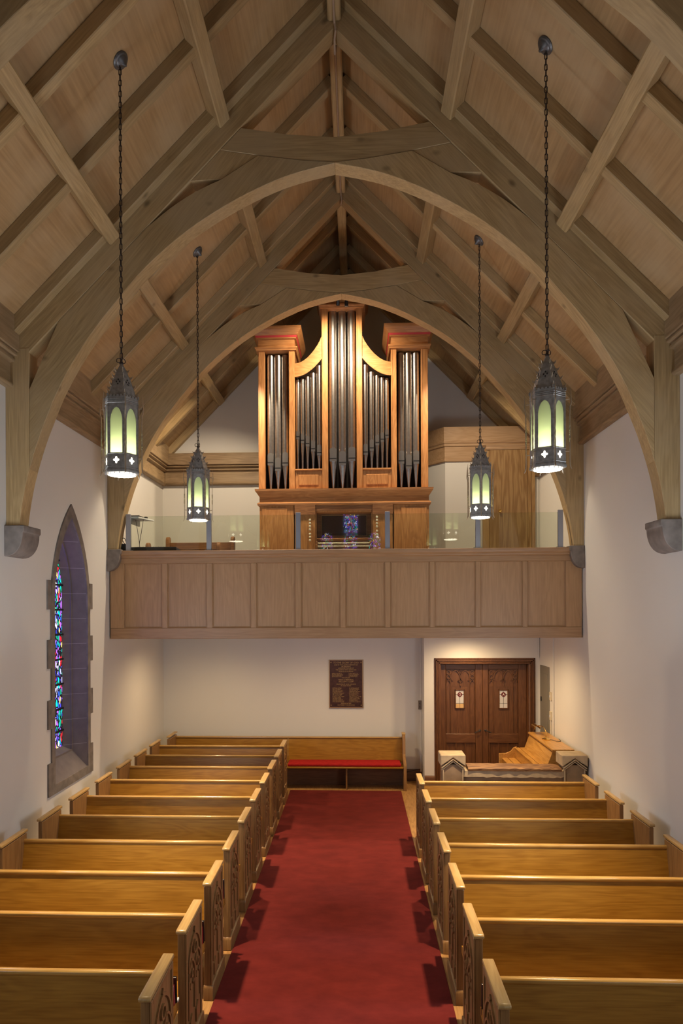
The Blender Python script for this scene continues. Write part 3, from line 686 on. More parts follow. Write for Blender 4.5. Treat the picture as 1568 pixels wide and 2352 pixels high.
# pipes
def pipe(x, y, r, z_top, z_mouth, z_foot, zlip):
    """z_mouth = mouth line, zlip = top of the upper lip panel"""
    h = bpy.data.objects.new('x', None); bpy.data.objects.remove(h)
    b = MB(ob_)
    b.lathe([(.012, z_foot), (.016, z_foot+.02), (r*.55, (z_foot+z_mouth)/2), (r*.97, z_mouth-.02), (r, z_mouth), (r, z_top), (r-.006, z_top), (r-.008, z_top-.05)], (x, y, 0), 22)
    p_ = b.obj('pipe', M['pipe'], org, loc=(0, 0, 0))
    b = MB(ob_)
    w_ = r*.78
    pts = [(x-w_, z_mouth+.012), (x+w_, z_mouth+.012)]+[(x+w_*math.cos(a), zlip-w_*.7+w_*.7*math.sin(a)) for a in [PI*k/8 for k in range(9)]]
    b.prism(pts, y-r*1.03, y-r*.6)
    b.prism([(x-w_, z_mouth-.045), (x+w_, z_mouth-.045), (x+w_, z_mouth-.008), (x-w_, z_mouth-.008)], y-r*1.03, y-r*.6)
    b.obj('mouth', M['pipe_mouth'], p_, loc=(0, 0, 0))
    b = MB(ob_); b.box(x-w_, x+w_, y-r*1.0, y-r*.7, z_mouth-.008, z_mouth+.012); b.obj('mouth_slot', M['blackp'], p_, loc=(0, 0, 0))
for x, zm, zp in ((-1.442, 5.755, 5.92), (-1.318, 5.660, 5.84), (-1.192, 5.745, 5.93)): pipe(x, OY+.16, .060, 7.57, zm, 5.295, zp)
for x, zm, zp in ((-.386, 5.808, 5.995), (-.229, 5.740, 5.935), (-.070, 5.810, 6.005)): pipe(x, OY+.17, .073, 8.29, zm, 5.295, zp)
for x, zm, zp in ((.757, 5.755, 5.93), (.881, 5.670, 5.86), (1.005, 5.75, 5.93)): pipe(x, OY+.16, .060, 7.57, zm, 5.295, zp)
FL = [(-.978, .034, 7.15, 6.19, 6.29), (-.900, .036, 7.17, 6.125, 6.24), (-.815, .039, 7.20, 6.07, 6.205), (-.722, .043, 7.26, 5.98, 6.125), (-.618, .047, 7.38, 5.912, 6.05)]
for x, r, zt, zm, zp in FL:
    pipe(x, OY+.15, r, zt, zm, 5.635, zp); pipe(2*(-.2295)-x, OY+.15, r, zt, zm, 5.635, zp)

# small spotlights clamped behind the far arch that light the organ
def spot(loc, aim, power, label, size=.85):
    t = thing('spotlight', label, 'spotlight', loc)
    q = (Vector(aim)-Vector(loc)).to_track_quat('-Z', 'Y')
    b = MB(); b.lathe([(.01, .06), (.022, .05), (.028, 0), (.028, -.04), (.032, -.045)], (0, 0, 0), 16); o = b.obj('lamp_housing', M['blackp'], t); o.rotation_euler = q.to_euler()
    b = MB(); b.box(-.008, .008, -.008, .008, .03, .12); b.obj('clamp', M['blackp'], t)
    d = (Vector(aim)-Vector(loc)).normalized()*.09
    lamp('SPOT', 'spotlight_beam', d, power, (1, .80, .56), None, .04, spot=size, blend=.6, parent=t).rotation_euler = q.to_euler()
spot((C-.06, T3+.40, 8.03), (C-.1, OY, 7.0), P_ORGAN*.72, 'left one of two small black spotlights under the far arch apex', 2.5)
spot((C+.07, T3+.42, 8.02), (C+.1, OY-.2, 5.0), P_ORGAN*.95, 'right one of two small black spotlights under the far arch apex', 2.2)
spot((C-1.65, T3+.33, 7.5), (C-2.6, 11.9, 4.2), P_ORGAN*1.3, 'small black spotlight clamped in the left opening of the far arch', 1.85)
spot((C+1.65, T3+.33, 7.5), (C+2.6, 11.9, 4.2), P_ORGAN*.75, 'small black spotlight clamped behind the right side of the far arch', 1.85)

# ------------------------------------------------------------------ closet on the right of the gallery
cl = thing('gallery_closet', 'plastered closet with oak door and timber cornice at the right end of the gallery', 'closet', (2.4, 12.6, 3.1)); co = (2.4, 12.6, 3.1)
plan = [(1.36, 13.09), (1.36, 12.95), (1.63, 12.6), (XR-.005, 12.6), (XR-.005, 13.09)]
part('closet_wall', 'wall', lambda b: b.prism(plan, 3.1, 5.99, 'Z'), 0, cl, co)
def inset(d): return [(1.36-d, 13.09), (1.36-d, 12.95-d*.4), (1.63-d*.5, 12.6-d), (XR-.005, 12.6-d), (XR-.005, 13.09)]
def corn(b, prof): b.loft([[(x, y, z) for x, y in inset(d)] for d, z in prof], caps=(True, True))
part('closet_cornice', 'closet_x', lambda b: corn(b, [(.02, 5.97), (.03, 5.98), (.03, 6.02), (.02, 6.03), (.02, 6.24), (.04, 6.255), (.04, 6.29), (.055, 6.31), (.06, 6.34), (.05, 6.345), (.05, 6.60)]), 0, cl, co, 25)
dr = part('closet_door', 'closet', lambda b: (b.box(2.42, 3.11, 12.54, 12.575, 3.12, 6.19),), .004, cl, co)
part('door_frame', 'closet', lambda b: (b.box(2.30, 2.42, 12.55, 12.6, 3.1, 6.22), b.box(3.11, 3.25, 12.55, 12.6, 3.1, 6.22), b.box(3.14, 3.17, 12.53, 12.6, 3.1, 6.22)), .006, cl, co)
part('door_head_moulding', 'closet_x', lambda b: b.prism([(12.6, 6.17), (12.53, 6.17), (12.52, 6.20), (12.53, 6.22), (12.515, 6.24), (12.515, 6.27), (12.6, 6.28)], 2.36, 3.25, 'X'), .003, cl, co)
b = MB(co); b.lathe([(.006, 0), (.008, -.03), (.026, -.04), (.03, -.055), (.022, -.07), (.004, -.075)], (2.60, 12.54, 5.05), 14, axis='Y'); b.obj('door_knob', M['brass'], dr, loc=(0, 0, 0))

# ------------------------------------------------------------------ pews
def tracery(b, x0, x1):
    """raised gothic carving on a pew end, in the YZ plane"""
    def arch(y0, y1, zs, za, w_):
        c = (y0+y1)/2; hw = (y1-y0)/2
        pts = [(p[0]+c, p[1]) for p in lancet(hw, zs, za, zs-.001, 0, 8)[6:-6]]
        b.strip(pts, w_, x0, x1, 'X')
    arch(-.395, -.035, .64, .86, .022)
    arch(-.395, -.215, .56, .70, .016); arch(-.215, -.035, .56, .70, .016)
    for cy, cz, r in ((-.215, .755, .042), (-.305, .60, .026), (-.125, .60, .026)):
        b.strip([(cy+r*math.cos(a), cz+r*math.sin(a)) for a in [2*PI*k/14 for k in range(14)]], .014, x0, x1+.004 if x1 > x0 else x1-.004, 'X', True)
    for cy in (-.395, -.215, -.035):
        b.prism([(cy-.012, .30), (cy+.012, .30), (cy+.012, .58), (cy-.012, .58)], x0, x1, 'X')
    for cy, cz in ((-.35, .52), (-.26, .52), (-.17, .52), (-.08, .52), (-.215, .88)):
        b.prism([(cy-.016, cz), (cy, cz-.026), (cy+.016, cz), (cy, cz+.026)], x0, x1, 'X')
    for cy in (-.305, -.125):       # lower blind panels
        b.prism([(cy-.055, .16), (cy+.055, .16), (cy+.055, .26), (cy, .30), (cy-.055, .26)], x0, x1, 'X')
def make_pew(s, length, label, loc, group, wall_end=True, rack=True):
    """s=+1: aisle end towards +X (left block); s=-1: aisle end towards -X. origin: aisle end outer face, back line"""
    t = thing('pew', label, 'pew', loc, group)
    def end(xo, carve):   # xo: outer x, thickness goes inward
        x0, x1 = sorted((xo, xo-s*.055)) if carve else sorted((xo, xo+s*.045))
        b = MB(); b.prism([(-.46, .0), (.03, .0), (.03, .955), (-.46, .955)], x0, x1, 'X')
        if carve:       # raised border stiles and plinth
            f0, f1 = sorted((xo, xo+s*.012))
            b.prism([(-.46, .12), (-.425, .12), (-.425, .955), (-.46, .955)], f0, f1, 'X'); b.prism([(-.005, .12), (.03, .12), (.03, .955), (-.005, .955)], f0, f1, 'X')
            b.prism([(-.4249, .92), (-.0051, .92), (-.0051, .955), (-.4249, .955)], f0, f1, 'X')
            g0, g1 = sorted((xo-s*.06, xo+s*.022)); b.prism([(-.475, 0), (.045, 0), (.045, .10), (.03, .125), (-.46, .125), (-.475, .10)], g0, g1, 'X')
        e = b.obj('end_panel', M['pew_z'], t, .004)
        cx0, cx1 = (x0-.006, x1+.006); cx0, cx1 = (cx0-(.008 if s < 0 and carve else 0), cx1+(.008 if s > 0 and carve else 0))
        b = MB(); b.prism([(-.485, .965), (.05, .965), (.05, .985), (.04, .997), (-.475, .997), (-.49, .985)], cx0, cx1, 'X'); b.obj('end_cap', M['pew_cap'], e, .008, 2)
        if carve:
            b = MB(); b.prism([(-.42, .14), (-.01, .14), (-.01, .93), (-.42, .93)], *sorted((xo-s*.001, xo+s*.003)), 'X'); tracery(b, *((xo+s*.001, xo+s*.016))); b.obj('carved_tracery', M['pew_z'], e)
        return e
    end(0, True)
    L_ = -s*length
    if wall_end: end(L_, False)
    a0, a1 = sorted((-s*.055, L_+s*.0))
    b = MB(); b.prism([(-.115, .43), (-.095, .42), (.0, .875), (-.022, .875)], a0, a1, 'X'); b.obj('backrest', M['pew'], t, .002)
    b = MB(); b.prism([(-.028, .865), (.012, .865), (.016, .885), (.008, .902), (-.022, .904), (-.034, .895), (-.036, .88)], a0, a1, 'X'); b.obj('top_rail', M['pew_rail'], t, .004, 2)
    b = MB(); b.prism([(-.44, .415), (-.04, .405), (-.04, .43), (-.44, .44)], a0, a1, 'X'); b.obj('seat', M['pew'], t, .006)
    b = MB(); b.prism([(-.20, .0), (-.17, .0), (-.17, .41), (-.20, .41)], a0+(a1-a0)*.49, a0+(a1-a0)*.51, 'X'); b.obj('seat_support', M['pew_z'], t)
    if rack:
        q0, q1 = sorted((-s*.006, -s*.60))
        b = MB(); b.prism([(.032, .52), (.22, .52), (.22, .535), (.032, .535)], q0, q1, 'X'); b.prism([(.208, .52), (.22, .52), (.22, .575), (.208, .575)], q0, q1, 'X')
        for xq in (q0, q1-.012): b.prism([(.032, .49), (.22, .52), (.22, .575), (.032, .62)], xq, xq+.012, 'X')
        b.obj('book_rack', M['pew'], t, .002)
    return t
rows = [4.48, 5.325, 6.17, 7.01, 7.85, 8.67, 9.505, 10.32, 11.11, 11.90]
ordn = ['first', 'second', 'third', 'fourth', 'fifth', 'sixth', 'seventh', 'eighth', 'ninth', 'tenth']
AL, AR = -1.245, .825
lp = make_pew(1, 2.275, 'x', (AL, rows[0], 0), 'pews left of the aisle')
rp = make_pew(-1, 2.315, 'x', (AR, rows[0], 0), 'pews right of the aisle')
for k, y in enumerate(rows):
    o = lp if k == 0 else copy_tree(lp)
    o.location = (AL, y, 0)
    o['label'] = '%s oak pew from the camera, left of the red carpet' % ordn[k]
    if k < 7:
        o = rp if k == 0 else copy_tree(rp)
        o.location = (AR, y, 0)
        o['label'] = '%s oak pew from the camera, right of the red carpet' % ordn[k]
# hymnals in the racks beside the aisle
def hymnal(x, y, col, w_, h_, th, label, tilt=0):
    t = thing('hymnal', label, 'book', (x, y, .538), 'books in the pew racks'); t.rotation_euler = (math.radians(-tilt), 0, 0)
    b = MB(); b.box(-w_/2, w_/2, 0, .003, 0, h_); b.box(-w_/2, w_/2, th-.003, th, 0, h_); b.box(-w_/2, -w_/2+.003, 0, th, 0, h_); b.obj('cover', M[col], t, .001)
    b = MB(); b.box(-w_/2+.003, w_/2-.006, .003, th-.003, .004, h_-.005); b.obj('pages', M['paper'], t)
for k in (0, 1, 2):
    hymnal(AL-.072, rows[k]+.125, 'redbook', .13, .20, .028, 'red hymnal in the rack behind the %s pew left of the aisle' % ordn[k], -8)
    hymnal(AL-.075, rows[k]+.175, 'blackbook', .14, .23, .018, 'black book in the rack behind the %s pew left of the aisle' % ordn[k], -4)
hymnal(AR+.075, rows[0]+.175, 'blackbook', .14, .22, .02, 'black book in the rack behind the first pew right of the aisle', -4)
b = MB((AL-.03, rows[0]+.21, .575)); b.box(AL-.045, AL-.005, rows[0]+.195, rows[0]+.235, .576, .590); tag(b.obj('paper_slip', M['paper']), 'white slip of paper on the rack of the first left pew', 'paper')

# bench along the rear wall
t = thing('rear_bench', 'long oak bench against the rear wall with a red cushion facing the aisle', 'pew', (-1.3, 12.8, 0))
bo = (-1.3, 12.8, 0); BYb = 12.80
part('backrest', 'pew', lambda b: (b.prism([(BYb-.06, .42), (BYb-.04, .42), (BYb, .875), (BYb-.022, .875)], -3.42, -1.303, 'X'), b.prism([(BYb-.06, .42), (BYb-.04, .42), (BYb, .875), (BYb-.022, .875)], -1.297, .83, 'X')), .002, t, bo)
part('top_rail', 'pew_rail', lambda b: b.prism([(BYb-.045, .87), (BYb+.012, .87), (BYb+.01, .895), (BYb-.04, .895)], -3.42, .83, 'X'), .006, t, bo)
part('seat', 'pew', lambda b: b.prism([(BYb-.45, .395), (BYb-.04, .385), (BYb-.04, .41), (BYb-.45, .425)], -3.42, .83, 'X'), .006, t, bo)
for x0, x1 in ((-3.475, -3.42), (.83, .885)):
    e = part('end_panel', 'pew_z', lambda b: b.prism([(BYb-.46, 0), (BYb+.03, 0), (BYb+.03, .92), (BYb-.46, .92)] if x0 < 0 else [(BYb-.46, 0), (BYb+.03, 0), (BYb+.03, .95), (BYb-.10, .95), (BYb-.13, .93), (BYb-.15, .88), (BYb-.16, .60), (BYb-.44, .46), (BYb-.46, .42)], x0, x1, 'X'), .006, t, bo)
    part('end_cap', 'pew_cap', lambda b: b.prism([(BYb-.48 if x0 < 0 else BYb-.12, .95), (BYb+.05, .95), (BYb+.045, .975), (BYb-.46 if x0 < 0 else BYb-.10, .975)], x0-.008, x1+.008, 'X'), .008, e, bo)
part('seat_support', 'pew_z', lambda b: b.box(-.215, -.185, BYb-.40, BYb-.05, 0, .39), .003, t, bo)
part('kick_board', 'base', lambda b: b.box(-3.42, .83, BYb-.06, BYb-.04, .0, .39), 0, t, bo)
b = MB((-.25, 12.55, .42)); b.box(-1.27, .79, BYb-.43, BYb-.06, .425, .475); o = b.obj('seat_cushion', M['cushion'], bevel=.018, seg=3)
tag(o, 'long red velvet cushion on the bench at the rear wall', 'cushion')
# carpet runner
b = MB((C, 6, 0)); b.box(-1.215, .782, -2, 12.31, 0.001, .014); o = b.obj('carpet_runner', M['carpet'], bevel=.004)
tag(o, 'wide red carpet runner down the aisle between the pews', 'carpet')

# ------------------------------------------------------------------ baseboards
b = MB((0, YB, 0)); b.prism([(YB, 0), (YB-.03, 0), (YB-.03, .19), (YB-.02, .22), (YB, .22)], XL, 1.23, 'X'); struct(b.obj('baseboard_back', M['base']), 'dark oak baseboard along the rear wall', 'baseboard')
b = MB((0, DOORY, 0)); b.prism([(DOORY, 0), (DOORY-.03, 0), (DOORY-.03, .17), (DOORY-.015, .20), (DOORY, .22)], 1.23, 1.413, 'X'); struct(b.obj('baseboard_entry', M['door_x']), 'brown baseboard left of the double door', 'baseboard')
for X_, s, nm in ((XL, 1, 'left'), (XR, -1, 'right')):
    b = MB((X_, 3, 0)); b.prism([(X_, 0), (X_+s*.02, 0), (X_+s*.02, .16), (X_, .18)], YREAR, 12.6, 'Y'); struct(b.obj('baseboard_'+nm, M['base']), 'dark oak baseboard along the %s wall' % nm, 'baseboard')

# ------------------------------------------------------------------ double door
dd = bpy.data.objects.new('door_1', None); COL.objects.link(dd); dc = (2.326, DOORY, 0); dd.location = dc; struct(dd, 'brown oak double door with carved gothic heads and small leaded panes under the gallery', 'door')
def frame(b):
    for o_, y in ((0, -.015), (.028, -.035), (.055, -.02), (.08, -.03)):
        x0, x1, z = 1.413+o_, 3.246-o_, 2.375-o_
        w_ = .028
        b.box(x0, x0+w_, DOORY+y, DOORY+.02, 0, z); b.box(x1-w_, x1, DOORY+y, DOORY+.02, 0, z); b.box(x0, x1, DOORY+y, DOORY+.02, z-w_, z)
part('door_frame', 'door', frame, .006, dd, dc)
part('door_reveal', 'door', lambda b: (b.box(DX0, DX0+.02, DOORY, DOORY+.24, 0, DTOP), b.box(DX1-.02, DX1, DOORY, DOORY+.24, 0, DTOP), b.box(DX0, DX1, DOORY, DOORY+.24, DTOP-.02, DTOP)), 0, dd, dc)
LY = DOORY+.13
def textmesh(txt, size, depth=.002):
    cu = bpy.data.curves.new('t', 'FONT'); cu.body = txt; cu.size = size; cu.extrude = depth; cu.align_x = 'CENTER'; cu.align_y = 'CENTER'; cu.resolution_u = 2
    o = bpy.data.objects.new('t', cu); COL.objects.link(o); dg = bpy.context.evaluated_depsgraph_get(); dg.update()
    me = bpy.data.meshes.new_from_object(o.evaluated_get(dg)); bpy.data.objects.remove(o); bpy.data.curves.remove(cu); return me
def textobj(name, txt, size, mat, parent, loc, depth=.002, sx=1):
    me = textmesh(txt, size, depth); me.materials.clear(); me.materials.append(mat)
    o = bpy.data.objects.new(name, me); COL.objects.link(o); o.parent = parent; o.location = loc; o.rotation_euler = (PI/2, 0, 0); o.scale = (sx, 1, 1); return o
for lx0, lx1, gx0, gx1, hx, letter, s in ((DX0+.022, 2.310, 1.818, 1.975, 2.26, '\u03a9', 1), (2.314, DX1-.022, 2.618, 2.775, 2.36, 'A', -1)):
    lf = part('door_leaf', 'door', lambda b: b.box(lx0, lx1, LY+.012, LY+.05, .01, DTOP-.03), .002, dd, dc)
    px0, px1 = (1.655, 2.16) if s > 0 else (2.437, 2.945)
    mid = (px0+px1)/2
    part('leaf_stile', 'door', lambda b: (b.box(lx0, px0-.02, LY-.022, LY+.014, .01, DTOP-.03), b.box(px1+.02, lx1, LY-.022, LY+.014, .01, DTOP-.03)), .005, lf, dc)
    part('leaf_rail', 'door_x', lambda b: (b.box(px0-.02, px1+.02, LY-.020, LY+.014, 2.16, DTOP-.03), b.box(px0-.02, px1+.02, LY-.020, LY+.014, .80, .965), b.box(px0-.02, px1+.02, LY-.020, LY+.014, .01, .22)), .005, lf, dc)
    def mould(b):
        for x in (px0+.075, px1-.075): b.box(x-.008, x+.008, LY-.004, LY+.014, .965, 2.15)
        for x in (px0-.012, px1+.004): b.box(x, x+.008, LY-.006, LY+.014, .965, 2.15)
        for k in range(4):
            x = px0+(px1-px0)*k/3; b.box(x-.014, x+.014, LY-.004, LY+.014, .22, .80)
        b.box(px0-.02, px1+.02, LY-.014, LY+.01, .955, .972)
    part('panel_moulding', 'door', mould, .003, lf, dc)
    def trac(b):
        y0, y1 = LY-.016, LY+.014; b.box(px0-.005, px1+.005, LY+.009, LY+.0135, 1.84, 2.155)
        for sx_ in (px0+.035, px1-.035):
            for z in (2.10, 2.02):
                b.strip([(sx_+.033*math.cos(a), z+.036*math.sin(a)) for a in [2*PI*k/14 for k in range(14)]], .012, y0, y1, 'Y', True)
            b.strip([(sx_-.033, 1.915), (sx_-.02, 1.95), (sx_, 1.965), (sx_+.02, 1.95), (sx_+.033, 1.915)], .012, y0, y1)
        for a0_, a1_ in ((px0+.08, mid-.004), (mid+.004, px1-.08)):
            c_ = (a0_+a1_)/2; hw = (a1_-a0_)/2
            pts = [(p[0]+c_, p[1]) for p in lancet(hw, 2.0, 2.145, 1.999, 0, 8)[6:-6]]
            b.strip(pts, .014, y0, y1); 
            b.strip([(a0_, 2.0), (a0_+.01, 1.965), (a0_+.035, 1.95)], .012, y0, y1); b.strip([(a1_, 2.0), (a1_-.01, 1.965), (a1_-.035, 1.95)], .012, y0, y1)
        b.strip([(mid, 2.15), (mid-.03, 2.115), (mid, 2.08), (mid+.03, 2.115)], .010, y0, y1, 'Y', True)
        b.strip([(mid-.045, 1.945), (mid-.012, 1.958), (mid, 2.0), (mid+.012, 1.958), (mid+.045, 1.945), (mid+.012, 1.932), (mid, 1.90), (mid-.012, 1.932)], .010, y0, y1, 'Y', True)
        b.prism([(mid-.018, 1.895), (mid+.018, 1.895), (mid+.012, 1.865), (mid, 1.845), (mid-.012, 1.865)], y0, y1)
    part('carved_tracery', 'door', trac, 0, lf, dc)
    gl = part('leaded_pane', 'obsc', lambda b: b.box(gx0+.008, gx1-.008, LY-.001, LY+.014, 1.445, 1.765), 0, lf, dc)
    part('pane_frame', 'door', lambda b: (b.box(gx0-.012, gx0+.006, LY-.014, LY+.012, 1.43, 1.785), b.box(gx1-.006, gx1+.012, LY-.014, LY+.012, 1.43, 1.785), b.box(gx0-.012, gx1+.012, LY-.014, LY+.012, 1.43, 1.447), b.box(gx0-.012, gx1+.012, LY-.014, LY+.012, 1.765, 1.785)), .003, lf, dc)
    gm = (gx0+gx1)/2
    part('lower_glass', 'amber' if s > 0 else 'obsc', lambda b: b.box(gx0+.008, gx1-.008, LY-.003, LY-.001, 1.447, 1.522), 0, lf, dc)
    part('lead_cames', 'lead', lambda b: (b.box(gm-.0025, gm+.0025, LY-.005, LY, 1.447, 1.765), b.box(gx0+.006, gx1-.006, LY-.005, LY, 1.522, 1.527), b.box(gx0+.006, gx1-.006, LY-.005, LY, 1.690, 1.695)), 0, lf, dc)
    part('ruby_roundel', 'stainred', lambda b: b.lathe([(.042, LY-.003), (.042, LY-.008)], (gm, 0, 1.692), 20, axis='Y'), 0, lf, dc)
    textobj('roundel_letter', letter, .062, M['paper'], lf, (gm-dc[0], LY-.010-dc[1], 1.692), .001)
    if s > 0: textobj('pane_notice', '\u2022\u2022\u2022\n\u2022\u2022\u2022', .012, M['lead'], lf, (gx0+.035-dc[0], LY-.0045-dc[1], 1.478), .0005)
    hd = part('handle', 'black', lambda b: (b.lathe([(.022, LY-.013), (.022, LY-.02), (.012, LY-.03), (.010, LY-.06)], (hx, 0, 1.03), 12, axis='Y'), b.tube([(hx, LY-.055, 1.03), (hx-s*.04, LY-.06, 1.02), (hx-s*.10, LY-.06, .995)], [.010, .009, .008], 8)), 0, lf, dc)

# ------------------------------------------------------------------ plaque
pq = thing('memorial_plaque', 'dark bronze memorial plaque with gilt lettering on the rear wall under the gallery', 'plaque', (-.212, YB, 1.386)); po = (-.212, YB, 1.386)
part('plaque_plate', 'bronze', lambda b: b.box(-.535, .111, YB-.025, YB, 1.39, 2.31), .002, pq, po)
part('plaque_border', 'bronze_hi', lambda b: (b.box(-.54, -.522, YB-.035, YB-.01, 1.386, 2.314), b.box(.098, .116, YB-.035, YB-.01, 1.386, 2.314), b.box(-.54, .116, YB-.035, YB-.01, 1.386, 1.404), b.box(-.54, .116, YB-.035, YB-.01, 2.296, 2.314)), .006, pq, po)
for x in (-.50, .075):
    for z in (2.262, 1.44): part('fixing_screw', 'gilt', lambda b: b.lathe([(.010, YB-.025), (.008, YB-.030)], (x, 0, z), 10, axis='Y'), 0, pq, po)
LN = [('TO THE GLORY OF GOD', .043, 2.255, 0, 1), ('AND IN THE LASTING MEMORY OF', .030, 2.212, 0, .95), ('HIS SERVANTS', .028, 2.180, 0, 1), ('GIVEN FOR THE USE OF', .028, 2.150, 0, 1), ('THE CHURCH WITH GRATITUDE', .028, 2.118, 0, .95), ('PEOPLE IN WORSHIP', .030, 2.085, 0, 1),
      ('THE ORGAN', .026, 1.965, 0, 1), ('THIS IS A MEMORIAL', .034, 1.925, 0, .95), ('WILLIAM S CLAPP', .036, 1.890, 0, 1), ('FRIENDSHIP AND ADVICE', .032, 1.842, 0, 1), ('IN THIS WORK', .030, 1.812, 0, 1), ('DEDICATED', .036, 1.475, 0, 1), ('OCTOBER THE SECOND', .030, 1.443, 0, 1)]
for txt, sz, z, x, q in LN: textobj('lettering', txt, sz, M['gilt'], pq, (x, -.0265, z-1.386), .0008, q)
random.seed(3)
def rowtext(n): return ' '.join(''.join(random.choice('AEIORNTLSMDH') for _ in range(random.randint(3, 7))) for _ in range(n))
def block(name, x, z0, z1, rows_, w_):
    b = MB(po)
    for k in range(rows_):
        z = z0-(z0-z1)*k/max(1, rows_-1); xx = x-w_/2; end_ = x+w_/2*random.uniform(.4, 1)
        while xx < end_:
            l_ = random.uniform(.004, .010); b.box(xx, xx+l_, YB-.0275, YB-.025, z-.0035, z+.0035); xx += l_+random.choice((.003, .003, .010))
    b.obj(name, M['gilt'], pq, loc=(0, 0, 0))
block('lettering_column', -.36, 2.045, 1.985, 5, .24); block('lettering_column', -.05, 2.045, 1.985, 5, .22)
block('lettering_column', -.36, 1.775, 1.505, 17, .22); block('lettering_column', -.04, 1.775, 1.505, 17, .22)

# ------------------------------------------------------------------ stone parapet on the right
sp = thing('stone_parapet', 'buff stone parapet with two square gabled posts behind the right pews', 'parapet', (2.27, 9.95, 0)); so = (2.27, 9.95, 0); SY = 9.95
for x0, x1 in ((1.205, 1.565), (2.945, XR-.022)):
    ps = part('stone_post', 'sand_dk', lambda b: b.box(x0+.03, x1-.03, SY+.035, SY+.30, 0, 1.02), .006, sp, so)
    def cap(b):
        b.prism([(x0, 1.165), (x0, 1.0), ((x0+x1)/2, 1.125), (x1, 1.0), (x1, 1.165)], SY, SY+.335)
    part('post_cap', 'sand', cap, .01, ps, so)
    m_ = (x0+x1)/2
    def gable(b):
        for d, y in ((0, .004), (.032, .014)):
            b.strip([(x0+.014, .975-d), (m_, 1.10-d), (x1-.014, .975-d)], .018, SY+y, SY+.04)
        b.strip([(x0+.04, .30), (x0+.04, .955)], .018, SY+.018, SY+.04); b.strip([(x1-.04, .30), (x1-.04, .955)], .018, SY+.018, SY+.04)
    part('gable_moulding', 'sand', gable, .003, ps, so)
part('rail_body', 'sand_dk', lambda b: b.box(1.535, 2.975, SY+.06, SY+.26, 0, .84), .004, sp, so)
def edge_(b):
    # ragged lower edge of the pale coping
    pts = [(1.535, .93), (1.535, .845)]; random.seed(5)
    for k in range(1, 30): pts.append((1.535+k*1.44/30, .835+random.uniform(-.005, .008)))
    pts += [(2.975, .845), (2.975, .93)]
    b.prism(pts, SY+.04, SY+.30)
part('rail_coping', 'sand', edge_, 0, sp, so)
random.seed(9)
b = MB((2.28, SY+.17, .93))
N_ = 16; top = []; bot = []
for i in range(N_+1):
    x = 1.60+i*1.34/N_; o1, o2 = random.uniform(-.008, .012), random.uniform(-.012, .012); h_ = .062-.014*i/N_+random.uniform(-.004, .004)
    top.append([(x, SY+.02+o1, .93), (x, SY+.015+o1, .93+h_*.55), (x, SY+.05+o1, .93+h_), (x, SY+.27+o2, .93+h_+.004), (x, SY+.29+o2, .93)])
b.loft(top, caps=(True, True)); tag(b.obj('rough_plank', M['log'], ang=20), 'rough dark-edged wooden plank lying on the stone parapet', 'plank')

# stepped reading desk behind the parapet
rd = thing('console_desk', 'orange oak stepped desk against the right wall behind the stone parapet', 'desk', (2.95, 11.2, 0)); ro = (2.95, 11.2, 0)
D0, D1 = 10.5, 11.9
part('desk_body', 'desk', lambda b: b.prism([(3.25, 0), (2.50, 0), (2.50, .69), (2.72, .69), (2.72, .87), (2.87, .87), (2.965, 1.12), (3.25, 1.12)], D0, D1, 'Y'), .003, rd, ro)
part('desk_top', 'desk', lambda b: b.box(2.94, 3.27, D0-.06, D1+.02, 1.12, 1.15), .006, rd, ro)
part('upper_step', 'desk', lambda b: (b.box(2.71, 2.785, D0, D1, .87, .885), b.box(2.795, 2.872, D0, D1, .87, .885)), .003, rd, ro)
part('lower_step', 'desk', lambda b: (b.box(2.49, 2.59, D0, D1, .69, .705), b.box(2.60, 2.715, D0, D1, .69, .705)), .003, rd, ro)
part('curved_end', 'desk', lambda b: b.prism([(2.44, .0), (2.44, .78), (2.56, .785), (2.64, .82), (2.69, .88), (2.74, .90), (2.74, 0)], D1-.01, D1+.02, 'Y'), .003, rd, ro)
# brass lamp on it
bl = thing('desk_lamp', 'polished brass desk lamp with a horizontal shade on the oak desk', 'lamp', (3.06, 11.22, 1.15))
b = MB(); b.lathe([(.065, 0), (.068, .01), (.05, .022), (.02, .03), (.012, .05)], (0, 0, 0), 20); b.obj('lamp_base', M['brass'], bl)
b = MB(); b.tube(catmull([(0, 0, .04), (0, .0, .12), (-.01, .14, .18), (-.02, .34, .17), (-.02, .45, .14)]), .007, 8); b.obj('arm', M['brass'], bl)
b = MB()
L0 = []
for y in (.40, .66):
    L0.append([(-.03+.05*math.cos(a), y, .11+.05*math.sin(a)) for a in [PI*k/10-.2 for k in range(13)]]+[(-.03+.044*math.cos(a), y, .11+.044*math.sin(a)) for a in [PI*k/10-.2 for k in range(12, -1, -1)]])
b.loft(L0, caps=(True, True)); b.obj('lamp_shade', M['brass'], bl)
b = MB((3.06, 11.22, 1.15)); b.tube(catmull([(3.12, 11.2, 1.158), (3.2, 11.05, 1.156), (3.26, 11.1, 1.157), (3.27, 11.25, 1.156)]), .004, 6); b.obj('cord', M['cableblk'], bl, loc=(0, 0, 0))
